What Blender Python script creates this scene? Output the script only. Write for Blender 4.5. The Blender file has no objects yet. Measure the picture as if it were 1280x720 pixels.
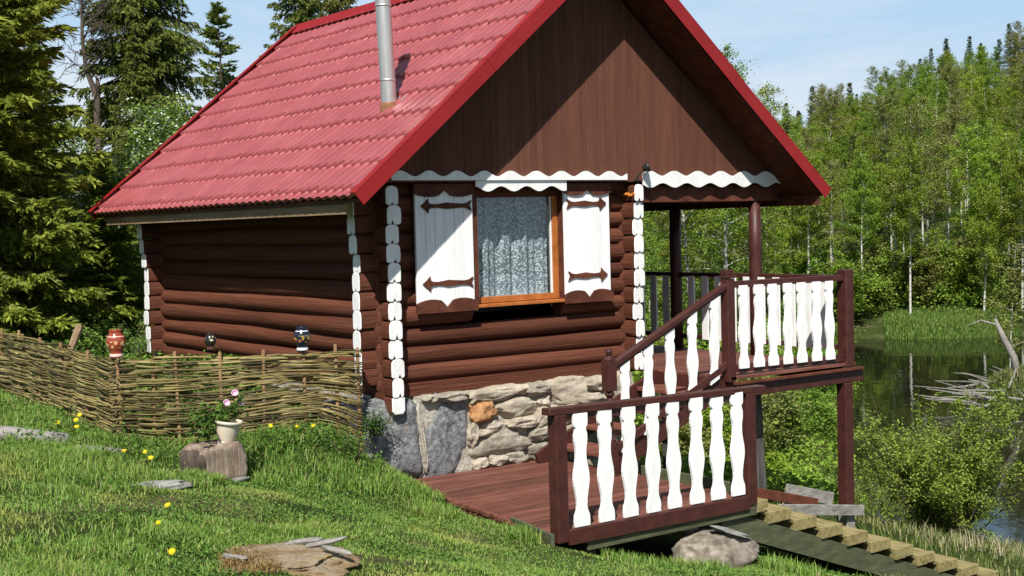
import bpy, math, random
import numpy as np
from mathutils import Vector, Matrix
random.seed(7)
RNG = np.random.default_rng(11)
scene = bpy.context.scene
COL = scene.collection
V = Vector
R = math.radians

# ---------------------------------------------------------------- scene graph helpers
def tag(o, label=None, cat=None, group=None, kind=None):
    if label: o['label'] = label
    if cat: o['category'] = cat
    if group: o['group'] = group
    if kind: o['kind'] = kind
    return o

def thing(name, label, cat, loc=(0, 0, 0), rz=0.0, group=None):
    o = bpy.data.objects.new(name, None)
    o.empty_display_size = 0.1
    COL.objects.link(o)
    o.location = loc
    o.rotation_euler = (0, 0, rz)
    return tag(o, label, cat, group)

def link(name, me, parent=None, label=None):
    o = bpy.data.objects.new(name, me)
    COL.objects.link(o)
    if parent is not None:
        o.parent = parent
    if label: o['label'] = label
    return o

def copy_tree(o, parent=None):
    c = o.copy()
    COL.objects.link(c)
    c.parent = parent
    for ch in o.children:
        copy_tree(ch, c)
    return c

def bevel(o, w=0.004, seg=1):
    m = o.modifiers.new('edge', 'BEVEL')
    m.width = w; m.segments = seg; m.limit_method = 'ANGLE'; m.angle_limit = R(40)
    return o

class MB:
    """collects shapes, then becomes ONE mesh object"""
    def __init__(s):
        s.v = []; s.f = []; s.mi = []; s.m = 0
    def add(s, vs, fs):
        b = len(s.v)
        s.v.extend([tuple(p) for p in vs])
        for f in fs:
            s.f.append(tuple(b + i for i in f)); s.mi.append(s.m)
    def box(s, x0, x1, y0, y1, z0, z1):
        s.add([(x0, y0, z0), (x1, y0, z0), (x1, y1, z0), (x0, y1, z0), (x0, y0, z1), (x1, y0, z1), (x1, y1, z1), (x0, y1, z1)],
              [(3, 2, 1, 0), (4, 5, 6, 7), (0, 1, 5, 4), (1, 2, 6, 5), (2, 3, 7, 6), (3, 0, 4, 7)])
    def bar(s, a, b, w, h, up=(0, 0, 1)):
        """a board from a to b: w across, h along up"""
        a = V(a); b = V(b); d = (b - a).normalized()
        sd = d.cross(V(up)).normalized() * (w / 2); u = sd.cross(d).normalized() * (h / 2)
        vs = [p + i * sd + j * u for p in (a, b) for i, j in ((-1, -1), (1, -1), (1, 1), (-1, 1))]
        s.add(vs, [(0, 1, 2, 3), (7, 6, 5, 4), (0, 4, 5, 1), (1, 5, 6, 2), (2, 6, 7, 3), (3, 7, 4, 0)])
    def tube(s, pts, rad, n=8, cap=True, squash=1.0):
        pts = [V(p) for p in pts]
        if not hasattr(rad, '__len__'): rad = [rad] * len(pts)
        rad = [float(r_) for r_ in rad]
        rings = []; ref = V((0, 0, 1))
        for i, p in enumerate(pts):
            d = (pts[min(i + 1, len(pts) - 1)] - pts[max(i - 1, 0)]).normalized()
            if abs(d.dot(ref)) > .95: ref = V((1, 0, 0)) if abs(d.x) < .9 else V((0, 1, 0))
            a = d.cross(ref).normalized(); c = d.cross(a)
            rings.append([p + rad[i] * (math.cos(2 * math.pi * k / n) * a + squash * math.sin(2 * math.pi * k / n) * c) for k in range(n)])
        vs = [q for r in rings for q in r]; fs = []
        for i in range(len(pts) - 1):
            for k in range(n):
                k2 = (k + 1) % n
                fs.append((i * n + k, (i + 1) * n + k, (i + 1) * n + k2, i * n + k2))
        if cap:
            fs.append(tuple(range(n))); fs.append(tuple(reversed(range((len(pts) - 1) * n, len(pts) * n))))
        s.add(vs, fs)
    def lathe(s, prof, c=(0, 0, 0), n=24, ax=None):
        """profile of (r, z) turned about a vertical axis"""
        vs = []; fs = []
        for r, z in prof:
            for k in range(n):
                t = 2 * math.pi * k / n
                vs.append((c[0] + r * math.cos(t), c[1] + r * math.sin(t), c[2] + z))
        for i in range(len(prof) - 1):
            for k in range(n):
                k2 = (k + 1) % n
                fs.append((i * n + k, i * n + k2, (i + 1) * n + k2, (i + 1) * n + k))
        fs.append(tuple(reversed(range(n)))); fs.append(tuple(range((len(prof) - 1) * n, len(prof) * n)))
        s.add(vs, fs)
    def prism(s, poly, o, u, v, w):
        """outline poly in the (u, v) plane at o, thickness vector w"""
        o = V(o); u = V(u); v = V(v); w = V(w); n = len(poly)
        a = [o + u * x + v * y for x, y in poly]
        vs = a + [p + w for p in a]
        flip = u.cross(v).dot(w) < 0
        fs = [tuple(reversed(range(n))), tuple(range(n, 2 * n))] + [(i, (i + 1) % n, n + (i + 1) % n, n + i) for i in range(n)]
        if flip: fs = [tuple(reversed(f)) for f in fs]
        s.add(vs, fs)
    def ribbon(s, top, bot, o, u, v, w):
        """board between an upper and a lower outline sampled at the same x (lists of (x, y))"""
        o = V(o); u = V(u); v = V(v); w = V(w); n = len(top)
        vs = []
        for lst in (top, bot):
            for x, y in lst: vs.append(o + u * x + v * y)
        for lst in (top, bot):
            for x, y in lst: vs.append(o + u * x + v * y + w)
        fs = []
        for i in range(n - 1):
            fs += [(i, i + 1, n + i + 1, n + i), (2 * n + i, 3 * n + i, 3 * n + i + 1, 2 * n + i + 1),
                   (i, 2 * n + i, 2 * n + i + 1, i + 1), (n + i, n + i + 1, 3 * n + i + 1, 3 * n + i)]
        fs += [(0, n, 3 * n, 2 * n), (n - 1, 3 * n - 1, 4 * n - 1, 2 * n - 1)]
        if u.cross(v).dot(w) > 0: fs = [tuple(reversed(f)) for f in fs]
        s.add(vs, fs)
    def build(s, name, mats, parent=None, smooth=False, label=None, bev=0):
        me = bpy.data.meshes.new(name)
        me.from_pydata(s.v, [], s.f)
        if not isinstance(mats, (list, tuple)): mats = [mats]
        for m in mats: me.materials.append(m)
        if len(mats) > 1: me.polygons.foreach_set('material_index', s.mi)
        if smooth: me.polygons.foreach_set('use_smooth', [True] * len(me.polygons))
        me.update()
        o = link(name, me, parent, label)
        if bev: bevel(o, bev)
        return o

def np_mesh(name, verts, faces, mat, smooth=False):
    """verts (N,3), faces (M,k) arrays -> mesh"""
    me = bpy.data.meshes.new(name)
    verts = np.ascontiguousarray(verts, dtype=np.float32); faces = np.ascontiguousarray(faces, dtype=np.int32)
    k = faces.shape[1]
    me.vertices.add(len(verts)); me.vertices.foreach_set('co', verts.ravel())
    me.loops.add(faces.size); me.loops.foreach_set('vertex_index', faces.ravel())
    me.polygons.add(len(faces)); me.polygons.foreach_set('loop_start', np.arange(0, faces.size, k, dtype=np.int32))
    if smooth: me.polygons.foreach_set('use_smooth', np.ones(len(faces), dtype=bool))
    me.materials.append(mat)
    me.update(calc_edges=True)
    return me

# ---------------------------------------------------------------- materials
def newmat(name):
    m = bpy.data.materials.new(name); m.use_nodes = True
    nt = m.node_tree; nt.nodes.clear()
    out = nt.nodes.new('ShaderNodeOutputMaterial')
    return m, nt, out

def N(nt, t, **kw):
    n = nt.nodes.new(t)
    for k, v in kw.items():
        if k.startswith('i_'):
            key = k[2:]
            n.inputs[int(key) if key.isdigit() else key.replace('_', ' ')].default_value = v
        else: setattr(n, k, v)
    return n

def ramp(nt, src, stops):
    r = nt.nodes.new('ShaderNodeValToRGB'); e = r.color_ramp.elements
    while len(e) < len(stops): e.new(0.5)
    for el, (p, c) in zip(e, stops): el.position = p; el.color = (*c, 1)
    nt.links.new(src, r.inputs[0]); return r

def coords(nt, scale=(1, 1, 1)):
    tc = N(nt, 'ShaderNodeTexCoord'); mp = N(nt, 'ShaderNodeMapping'); mp.inputs['Scale'].default_value = scale
    nt.links.new(tc.outputs['Object'], mp.inputs[0]); return mp.outputs[0]

def surf(name, stops, scale=8, stretch=(1, 1, 1), rough=.7, bump=.2, bscale=None, detail=6, dist=.01, spec=.3, island=0.0, metal=0.0, spots=None, roughvar=0.0):
    """paint, wood, stone: a noise-driven colour with fine relief; optional worn spots (colour, threshold, scale)"""
    m, nt, out = newmat(name); L = nt.links.new
    b = N(nt, 'ShaderNodeBsdfPrincipled'); L(b.outputs[0], out.inputs[0])
    co = coords(nt, stretch)
    no = N(nt, 'ShaderNodeTexNoise', i_Scale=scale, i_Detail=detail, i_Roughness=.6); L(co, no.inputs['Vector'])
    r = ramp(nt, no.outputs[0], stops); col = r.outputs[0]
    if island:
        g = N(nt, 'ShaderNodeNewGeometry'); mul = N(nt, 'ShaderNodeMapRange', i_3=1 - island, i_4=1 + island)
        L(g.outputs['Random Per Island'], mul.inputs[0])
        mx = N(nt, 'ShaderNodeVectorMath', operation='SCALE'); L(col, mx.inputs[0]); L(mul.outputs[0], mx.inputs['Scale']); col = mx.outputs[0]
    if spots:
        c, th, sc = spots
        n2 = N(nt, 'ShaderNodeTexNoise', i_Scale=sc, i_Detail=8, i_Roughness=.7); L(co, n2.inputs['Vector'])
        mr = N(nt, 'ShaderNodeMapRange', i_1=th, i_2=th + .04); L(n2.outputs[0], mr.inputs[0])
        mix = N(nt, 'ShaderNodeMix', data_type='RGBA'); L(mr.outputs[0], mix.inputs[0]); L(col, mix.inputs[6]); mix.inputs[7].default_value = (*c, 1); col = mix.outputs[2]
    L(col, b.inputs['Base Color'])
    b.inputs['Roughness'].default_value = rough; b.inputs['Specular IOR Level'].default_value = spec; b.inputs['Metallic'].default_value = metal
    if roughvar:
        mr = N(nt, 'ShaderNodeMapRange', i_3=rough - roughvar, i_4=rough + roughvar); L(no.outputs[0], mr.inputs[0]); L(mr.outputs[0], b.inputs['Roughness'])
    if bump:
        n3 = N(nt, 'ShaderNodeTexNoise', i_Scale=bscale or scale * 4, i_Detail=8, i_Roughness=.65); L(co, n3.inputs['Vector'])
        bp = N(nt, 'ShaderNodeBump', i_Strength=bump, i_Distance=dist); L(n3.outputs[0], bp.inputs['Height']); L(bp.outputs[0], b.inputs['Normal'])
    return m

def leafmat(name, c1, c2, c3=None, trans=.25, objvar=.25, rough=.6, spec=.25):
    """leaves: colour varies leaf by leaf and plant by plant, some light passes through"""
    m, nt, out = newmat(name); L = nt.links.new
    g = N(nt, 'ShaderNodeNewGeometry')
    r = ramp(nt, g.outputs['Random Per Island'], [(0, c1), (.75, c2), (1, c3 or c2)])
    oi = N(nt, 'ShaderNodeObjectInfo')
    hs = N(nt, 'ShaderNodeHueSaturation'); L(r.outputs[0], hs.inputs['Color'])
    mv = N(nt, 'ShaderNodeMapRange', i_3=1 - objvar, i_4=1 + objvar); L(oi.outputs['Random'], mv.inputs[0]); L(mv.outputs[0], hs.inputs['Value'])
    mult = N(nt, 'ShaderNodeMath', operation='MULTIPLY', i_1=7.31); L(oi.outputs['Random'], mult.inputs[0])
    fr = N(nt, 'ShaderNodeMath', operation='FRACT'); L(mult.outputs[0], fr.inputs[0])
    mh = N(nt, 'ShaderNodeMapRange', i_3=.478, i_4=.515); L(fr.outputs[0], mh.inputs[0]); L(mh.outputs[0], hs.inputs['Hue'])
    b = N(nt, 'ShaderNodeBsdfPrincipled'); b.inputs['Roughness'].default_value = rough; b.inputs['Specular IOR Level'].default_value = spec
    L(hs.outputs[0], b.inputs['Base Color'])
    if trans:
        t = N(nt, 'ShaderNodeBsdfTranslucent'); L(hs.outputs[0], t.inputs[0])
        mx = N(nt, 'ShaderNodeMixShader', i_0=trans); L(b.outputs[0], mx.inputs[1]); L(t.outputs[0], mx.inputs[2]); L(mx.outputs[0], out.inputs[0])
    else: L(b.outputs[0], out.inputs[0])
    return m

def plain(name, c, rough=.6, metal=0, spec=.3):
    m, nt, out = newmat(name); b = N(nt, 'ShaderNodeBsdfPrincipled')
    b.inputs['Base Color'].default_value = (*c, 1); b.inputs['Roughness'].default_value = rough; b.inputs['Metallic'].default_value = metal
    b.inputs['Specular IOR Level'].default_value = spec; nt.links.new(b.outputs[0], out.inputs[0]); return m

M = {}
br1, br2, br3 = (.078, .027, .016), (.115, .041, .024), (.15, .06, .037)
M['log_x'] = surf('brown_paint_along_x', [(.3, br1), (.55, br2), (.75, br3)], 6, (.14, 5, 5), .6, .8, 14, island=.22, dist=.02, spec=.1, spots=((.022, .009, .007), .66, 3.2))
M['log_y'] = surf('brown_paint_along_y', [(.3, br1), (.55, br2), (.75, br3)], 6, (5, .14, 5), .6, .8, 14, island=.22, dist=.02, spec=.1, spots=((.022, .009, .007), .66, 3.2))
M['brown'] = surf('brown_paint', [(.3, (.058, .02, .015)), (.6, br2), (.8, br3)], 7, (1, 1, 1), .6, .3, 40, island=.14, spec=.1)
M['brown_v'] = surf('brown_paint_vertical', [(.3, (.10, .041, .027)), (.6, (.128, .054, .036)), (.8, (.145, .064, .043))], 6, (4, 4, .3), .65, .35, 20, island=.13, spec=.08, spots=((.2, .13, .1), .735, 8))
M['rail'] = surf('dark_red_brown_paint', [(.3, (.042, .013, .011)), (.6, (.066, .021, .016)), (.8, (.095, .034, .026))], 9, (1, 1, 1), .45, .25, 40, spots=((.13, .075, .055), .74, 14))
M['deck'] = surf('worn_red_brown_deck', [(.25, (.06, .021, .015)), (.5, (.125, .045, .03)), (.75, (.2, .088, .064))], 5, (.5, 6, 6), .6, .5, 12, island=.34, spots=((.27, .19, .15), .66, 6))
M['white'] = surf('white_paint', [(.2, (.66, .66, .64)), (.6, (.8, .8, .78))], 6, (2, 2, .6), .55, .4, 24, spots=((.42, .39, .34), .715, 11), dist=.008, island=.05)
M['white_wood'] = surf('white_painted_planks', [(.25, (.7, .7, .69)), (.6, (.82, .82, .81))], 6, (6, 1, .5), .55, .3, 22, island=.05, spots=((.5, .48, .44), .75, 8), dist=.006)
M['raw'] = surf('unpainted_board', [(.3, (.17, .11, .06)), (.6, (.26, .18, .1)), (.8, (.32, .24, .15))], 6, (3, .3, 3), .75, .3)
M['grey_wood'] = surf('weathered_grey_wood', [(.25, (.11, .1, .09)), (.5, (.24, .225, .2)), (.8, (.38, .36, .33))], 7, (1, 3, 3), .85, .6, 25, dist=.02)
M['green_wood'] = surf('greenish_treated_wood', [(.3, (.04, .045, .024)), (.55, (.072, .078, .04)), (.8, (.12, .122, .066))], 6, (.6, 3, 3), .75, .4, 20, island=.15, spots=((.25, .24, .14), .7, 11))
M['tread'] = surf('yellowish_mossy_plank', [(.3, (.095, .078, .032)), (.5, (.19, .155, .066)), (.75, (.28, .235, .115))], 5, (3, .6, 3), .7, .5, 20, island=.4, spots=((.12, .13, .035), .58, 5))
M['orange'] = surf('orange_varnished_wood', [(.3, (.3, .09, .02)), (.6, (.4, .135, .032)), (.8, (.46, .18, .05))], 8, (1, 1, 1), .4, .15, 30)
M['roof'] = surf('red_roof_metal', [(.3, (.265, .06, .064)), (.55, (.31, .075, .079)), (.8, (.36, .105, .108))], 2.2, (1, 1, 1), .33, .05, 30, spec=.85, roughvar=.05, spots=((.4, .14, .14), .77, 3))
M['trim_red'] = surf('dark_red_metal', [(.3, (.22, .008, .009)), (.7, (.27, .012, .012))], 3, (1, 1, 1), .45, .04, 30, spec=.35)
M['steel'] = surf('galvanised_steel', [(.3, (.5, .5, .48)), (.6, (.62, .61, .58)), (.8, (.7, .69, .66))], 9, (3, 3, .4), .42, .08, 30, metal=.75, spots=((.42, .36, .3), .72, 5))
M['rust'] = surf('rusty_collar', [(.3, (.12, .05, .025)), (.6, (.25, .11, .05)), (.8, (.3, .2, .14))], 20, (1, 1, 1), .8, .5)
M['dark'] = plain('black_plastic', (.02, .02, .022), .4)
M['shade_toned_wood'] = surf('shade_toned_grey_timber', [(.25, (.035, .033, .03)), (.5, (.075, .07, .062)), (.8, (.13, .125, .115))], 7, (3, 3, .5), .85, .6, 25, dist=.02)  # weathered grey timber with the shade under the porch put into its colour
M['moss'] = surf('brown_moss', [(.3, (.1, .06, .02)), (.55, (.22, .145, .045)), (.8, (.34, .26, .1))], 30, (1, 1, 1), .95, .5)
M['foam'] = surf('orange_sealing_foam', [(.3, (.35, .08, .01)), (.6, (.6, .22, .03)), (.8, (.75, .45, .12))], 30, (1, 1, 1), .8, .6)
M['granite'] = surf('grey_granite', [(.28, (.055, .058, .06)), (.46, (.15, .155, .16)), (.56, (.21, .215, .215)), (.74, (.36, .36, .35))], 16, (1, 1, 1), .85, 1.0, 9, detail=14, dist=.05, spots=((.25, .19, .11), .62, 3.2))
M['stone'] = surf('cream_rubble_stone', [(.22, (.19, .155, .11)), (.48, (.37, .32, .24)), (.75, (.54, .49, .40))], 5, (1, 1, 1), .85, .7, 14, detail=10, dist=.03, island=.12, spots=((.33, .17, .075), .63, 4))
M['stone_grey'] = surf('grey_brown_rubble_stone', [(.25, (.13, .11, .085)), (.5, (.28, .25, .195)), (.75, (.44, .4, .33))], 6, (1, 1, 1), .85, .7, 14, detail=10, dist=.03, spots=((.5, .46, .38), .62, 6))
M['stone_orange'] = surf('orange_rubble_stone', [(.25, (.2, .09, .035)), (.5, (.4, .2, .085)), (.75, (.5, .33, .19))], 9, (1, 1, 1), .85, .7, 18, detail=10, dist=.03)
M['mortar'] = surf('pale_mortar', [(.3, (.3, .27, .21)), (.6, (.45, .42, .35)), (.8, (.55, .53, .46))], 9, (1, 1, 1), .95, .9, 16, detail=10, dist=.04)
M['bark'] = surf('rough_brown_bark', [(.3, (.05, .038, .028)), (.6, (.11, .085, .062)), (.8, (.17, .14, .11))], 6, (3, 3, .7), .9, .8, 12, dist=.03)
M['birch_bark'] = surf('pale_birch_bark', [(.36, (.08, .075, .065)), (.44, (.45, .43, .39)), (.75, (.68, .66, .6))], 2.6, (1.2, 1.2, 3.5), .8, .3, 12)
M['rod'] = surf('peeled_willow_rods', [(.2, (.05, .036, .016)), (.5, (.15, .118, .042)), (.8, (.29, .235, .105))], 3, (1, 1, 1), .6, .3, 40, island=.7)
M['stake'] = surf('orange_brown_stake', [(.3, (.2, .11, .05)), (.6, (.34, .2, .1)), (.8, (.42, .28, .16))], 10, (2, 2, .6), .8, .4)
M['mound'] = surf('rotten_stump_wood', [(.25, (.1, .065, .035)), (.45, (.24, .165, .085)), (.62, (.33, .27, .2)), (.8, (.42, .39, .34))], 5, (1, 1, 1), .95, 1.0, 14, detail=12, dist=.05, spots=((.3, .21, .06), .6, 5))
M['stump'] = surf('split_stump_wood', [(.25, (.1, .07, .05)), (.5, (.25, .19, .14)), (.75, (.42, .36, .3))], 8, (3, 3, .35), .9, .8, 14, dist=.04)
M['pot'] = surf('cream_plastic_pot', [(.3, (.55, .47, .36)), (.7, (.66, .58, .47))], 12, (1, 1, 1), .5, .08)
M['petal'] = plain('pink_petals', (.75, .45, .6), .6)
M['yellow'] = surf('yellow_flower', [(.3, (.74, .52, .008)), (.7, (.86, .68, .02))], 60, (1, 1, 1), .7, .6)
M['boulder'] = surf('brown_grey_boulder', [(.3, (.06, .048, .035)), (.5, (.19, .16, .125)), (.7, (.36, .32, .27))], 7, (1, 1, 1), .9, .8, 14, dist=.03)
M['slate'] = surf('pale_slate', [(.3, (.14, .14, .13)), (.7, (.3, .295, .27))], 8, (1, 1, 1), .7, .4)
M['leaf_birch'] = leafmat('birch_leaves', (.16, .235, .02), (.27, .37, .036), (.37, .45, .085), .4, .25)
M['leaf_alder'] = leafmat('alder_leaves', (.12, .215, .02), (.2, .335, .034), (.3, .41, .065), .4, .25)
M['leaf_bush'] = leafmat('willow_leaves', (.13, .22, .024), (.23, .36, .05), (.36, .47, .13), .4, .1)
M['leaf_dry'] = leafmat('sparse_olive_leaves', (.14, .165, .035), (.22, .245, .06), (.29, .3, .1), .35, .15)
M['leaf_cherry'] = leafmat('bird_cherry_leaves', (.11, .19, .03), (.2, .31, .055), (.3, .38, .11), .35, .12)
M['blossom'] = leafmat('white_blossom', (.5, .52, .42), (.68, .7, .6), None, .2, .05)
M['needle'] = leafmat('spruce_needles', (.09, .14, .017), (.22, .285, .034), (.35, .41, .06), .3, .12)
M['needle_mid'] = leafmat('olive_spruce_needles', (.07, .095, .016), (.165, .195, .03), (.27, .295, .06), .26, .15)
M['needle_far'] = leafmat('dark_spruce_needles', (.03, .052, .012), (.07, .1, .024), (.11, .14, .035), .1, .2)
M['weed'] = leafmat('weed_leaves', (.06, .13, .018), (.11, .22, .028), (.17, .28, .05), .3, .1)
M['dark_leaf'] = leafmat('nettle_leaves', (.04, .1, .015), (.08, .17, .025), (.13, .23, .04), .3, .1)
# ---------------------------------------------------------------- lie of the land
CP=[(-5.11,-4.42,-0.1),(-3.99,-4.99,-0.18),(-1.84,-4.85,-0.59),(-0.15,-3.24,-0.88),(0.91,-4.16,-1.18),(2.07,-3.53,-1.39),(7.09,-2.78,-2.4),(5.67,-1.6,-1.98),(-2.77,0.44,-0.12),(-1.75,0.07,-0.23),(-0.72,-0.31,-0.22),(-3.07,3.52,0.09),(-4.09,-0.2,0.0),(-0.98,-1.01,-0.54),(-0.09,-0.43,-0.85),(-0.52,-1.73,-0.8),(-0.78,-2.91,-0.8),(-1.66,-3.74,-0.71),(-2.11,-3.15,-0.48),(-3.09,-3.04,-0.23),(-3.1,-1.43,-0.2),(5.25,-2.65,-2.3),(4.2,-3.3,-2.0),(3.2,-3.4,-1.75),(8.55,-0.89,-2.71),(11.94,0.34,-3.6),
(-0.6,3,0.12),(-0.5,6.5,0.15),(-.45,1.0,.02),(-3,10,.25),(-7,14,.5),(0,15,.0),(5,14,-1.0),(6.5,5,-1.9),(3,2,-1.0),(9,3,-3.0),(14,-1,-4.4),(16,3,-4.9),(12,-8,-3.7),(5,-8,-1.9),(0,-9,-.6),(-7.4,-12.6,.25),(-12,-5,.3),(-14,10,.9),(-25,25,2.0),(-30,-20,1.0),(10,12,-3.2),(15,15,-4.2),(12,30,-2.5),(0,40,0.5),(20,-20,-4.6),(25,25,-4.4),(30,50,-4.4),(60,80,-4.3),(0,90,1.0),(-60,60,4),(0,-60,1.0),(60,-60,-4.5),(1.5,-2,-1.25),(3.2,-1.2,-1.5),(1.0,-1.0,-1.2),(-.22,-1.4,-.80),(-.34,-2.4,-.81),(-.1,-.7,-.80),(1.2,-3.35,-1.3),(.3,-3.35,-1.08)]
CP=np.array(CP,float)
def _phi(r): return np.sqrt(r*r+0.6)
def _fit():
    n=len(CP);D=np.hypot(CP[:,0][:,None]-CP[:,0],CP[:,1][:,None]-CP[:,1])
    A=np.zeros((n+3,n+3));A[:n,:n]=_phi(D)+0.02*np.eye(n)*-1
    P=np.c_[np.ones(n),CP[:,:2]];A[:n,n:]=P;A[n:,:n]=P.T
    return np.linalg.solve(A,np.r_[CP[:,2],0,0,0])
W_=_fit()
def sst(a,b,v):
    t=np.clip((v-a)/(b-a),0,1);return t*t*(3-2*t)
WATER=-4.95
def height(x,y):
    x=np.asarray(x,float);y=np.asarray(y,float);n=len(CP)
    z=W_[n]+W_[n+1]*x+W_[n+2]*y
    for i in range(n): z=z+W_[i]*_phi(np.hypot(x-CP[i,0],y-CP[i,1]))
    N=.77*x+.64*y;T=-.64*x+.77*y
    z=z+(0.03*np.sin(x*1.9+np.sin(y*1.3))*np.sin(y*2.3)+0.015*np.sin(x*5.1+1)*np.sin(y*4.3+x))
    # low bank towards the river
    far=sst(14,24,N);z=z*(1-far)+(-4.35+0.25*np.sin(x*.5)*np.sin(y*.43))*far*1.0
    left=sst(2,30,T)*far*sst(70,50,N);z=z+left*(2.2)
    # hillside across the river
    hill=sst(63,70,N)
    hz=-4.3+0.5*sst(64,67,N)+np.clip(N-67,0,170)*(0.080+0.082*sst(14,-34,T))-np.clip(N-240,0,400)*0.2
    z=z*(1-hill)+hz*hill
    # river pool
    nb=12.3+1.2*np.sin(T*.35);fb=65+1.5*np.sin(T*.3+1)
    tb=-4.7+.3*np.sin(N*.25)
    dd=np.minimum(np.minimum(N-nb,fb-N),tb-T)
    k=sst(-1.5,1.5,dd)
    z=z*(1-k)+(-5.9)*k
    return z

_height0 = height
def height(x, y):
    z = _height0(x, y)
    x = np.asarray(x, float); y = np.asarray(y, float)
    a = ((x - 37.0) * .59 - (y - 13.6) * .81) / 5.5; b = ((x - 37.0) * .81 + (y - 13.6) * .59) / 2.8
    q = np.clip(1 - np.sqrt(a * a + b * b), 0, 1)
    return np.maximum(z, -6.4 + 3.5 * q ** .5 + .2 * np.sin(x * 2.3) * np.sin(y * 1.9) * (q > 0))
def hz(x, y): return float(height(np.array([x]), np.array([y]))[0])

def ground_material():
    m, nt, out = newmat('soil_and_turf'); L = nt.links.new
    b = N(nt, 'ShaderNodeBsdfPrincipled', i_Roughness=.95); b.inputs['Specular IOR Level'].default_value = .1
    co = coords(nt)
    n1 = N(nt, 'ShaderNodeTexNoise', i_Scale=.9, i_Detail=8, i_Roughness=.6); L(co, n1.inputs['Vector'])
    n2 = N(nt, 'ShaderNodeTexNoise', i_Scale=14, i_Detail=8, i_Roughness=.7); L(co, n2.inputs['Vector'])
    r1 = ramp(nt, n1.outputs[0], [(.3, (.035, .055, .014)), (.55, (.055, .08, .018)), (.68, (.15, .125, .065)), (.8, (.2, .165, .1))])
    r2 = ramp(nt, n2.outputs[0], [(.3, (.35, .35, .35)), (.7, (1, 1, 1))])
    mx = N(nt, 'ShaderNodeMix', data_type='RGBA', blend_type='MULTIPLY', i_0=1.0); L(r1.outputs[0], mx.inputs[6]); L(r2.outputs[0], mx.inputs[7])
    L(mx.outputs[2], b.inputs['Base Color'])
    bp = N(nt, 'ShaderNodeBump', i_Strength=.8, i_Distance=.04); L(n2.outputs[0], bp.inputs['Height']); L(bp.outputs[0], b.inputs['Normal'])
    L(b.outputs[0], out.inputs[0]); return m
M['ground'] = ground_material()
n = 340; u = np.linspace(-1, 1, n); k = math.asinh(420 / 4.0)
gx = 4 * np.sinh(k * u) + 1.0; gy = 4 * np.sinh(k * u) - 1.0
X, Y = np.meshgrid(gx, gy); Z = height(X, Y)
ix = np.arange(n * n).reshape(n, n)
gf = np.stack([ix[:-1, :-1], ix[:-1, 1:], ix[1:, 1:], ix[1:, :-1]], -1).reshape(-1, 4)
tag(link('ground', np_mesh('ground', np.stack([X, Y, Z], -1).reshape(-1, 3), gf, M['ground'], True)), kind='structure', label='grassy ground sloping down to the river')

def water_material():
    m, nt, out = newmat('dark_river_water'); L = nt.links.new
    b = N(nt, 'ShaderNodeBsdfPrincipled', i_Roughness=.04, i_IOR=1.33); b.inputs['Base Color'].default_value = (.010, .011, .006, 1)
    co = coords(nt, (1, 1, 1))
    n1 = N(nt, 'ShaderNodeTexNoise', i_Scale=.9, i_Detail=3); L(co, n1.inputs['Vector'])
    bp = N(nt, 'ShaderNodeBump', i_Strength=.12, i_Distance=.1); L(n1.outputs[0], bp.inputs['Height']); L(bp.outputs[0], b.inputs['Normal'])
    L(b.outputs[0], out.inputs[0]); return m
w = MB(); w.add([(5, -140, WATER), (190, -140, WATER), (190, 90, WATER), (5, 90, WATER)], [(0, 1, 2, 3)])
tag(w.build('river_water', water_material()), kind='structure', label='dark still river water below the cabin')

# ---------------------------------------------------------------- light, sky, camera
SUN = V((-.55, -.585, .925)).normalized()
sl = bpy.data.lights.new('sun', 'SUN'); sl.energy = 5.0; sl.angle = R(.53); sl.color = (1, .96, .9)
so = bpy.data.objects.new('sun', sl); COL.objects.link(so); so.rotation_euler = SUN.to_track_quat('Z', 'Y').to_euler()
wd = bpy.data.worlds.new('World'); scene.world = wd; wd.use_nodes = True
nt = wd.node_tree; nt.nodes.clear(); L = nt.links.new
wo = N(nt, 'ShaderNodeOutputWorld'); bg = N(nt, 'ShaderNodeBackground'); bg.inputs[1].default_value = .05
sky = N(nt, 'ShaderNodeTexSky', sky_type='NISHITA', sun_disc=False)
sky.sun_elevation = math.asin(SUN.z); sky.sun_rotation = math.atan2(SUN.x, SUN.y); sky.altitude = 100; sky.air_density = 1.0; sky.dust_density = .7; sky.ozone_density = 1.2
tc = N(nt, 'ShaderNodeTexCoord'); mp = N(nt, 'ShaderNodeMapping'); mp.inputs['Scale'].default_value = (1.2, 1.2, 4.2); mp.inputs['Rotation'].default_value = (.25, .12, .4)
L(tc.outputs['Generated'], mp.inputs[0])
cn = N(nt, 'ShaderNodeTexNoise', i_Scale=1.5, i_Detail=9, i_Roughness=.62, i_Distortion=.5); L(mp.outputs[0], cn.inputs['Vector'])
cr = ramp(nt, cn.outputs[0], [(.47, (0, 0, 0)), (.7, (.85, .85, .85))])
sep = N(nt, 'ShaderNodeSeparateXYZ'); L(tc.outputs['Generated'], sep.inputs[0])
lo = N(nt, 'ShaderNodeMapRange', i_1=.38, i_2=.21, i_3=0.0, i_4=.92); L(sep.outputs[2], lo.inputs[0])   # thin cloud bank thickening low down
mxs = N(nt, 'ShaderNodeMix', data_type='RGBA'); L(lo.outputs[0], mxs.inputs[0]); L(sky.outputs[0], mxs.inputs[6]); mxs.inputs[7].default_value = (5.7, 9.2, 13.0, 1)
wh = N(nt, 'ShaderNodeMapRange', i_1=.2, i_2=.03, i_3=0.0, i_4=.65); L(sep.outputs[2], wh.inputs[0])
ad = N(nt, 'ShaderNodeMath', operation='ADD', use_clamp=True); L(cr.outputs[0], ad.inputs[0]); L(wh.outputs[0], ad.inputs[1])
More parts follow.
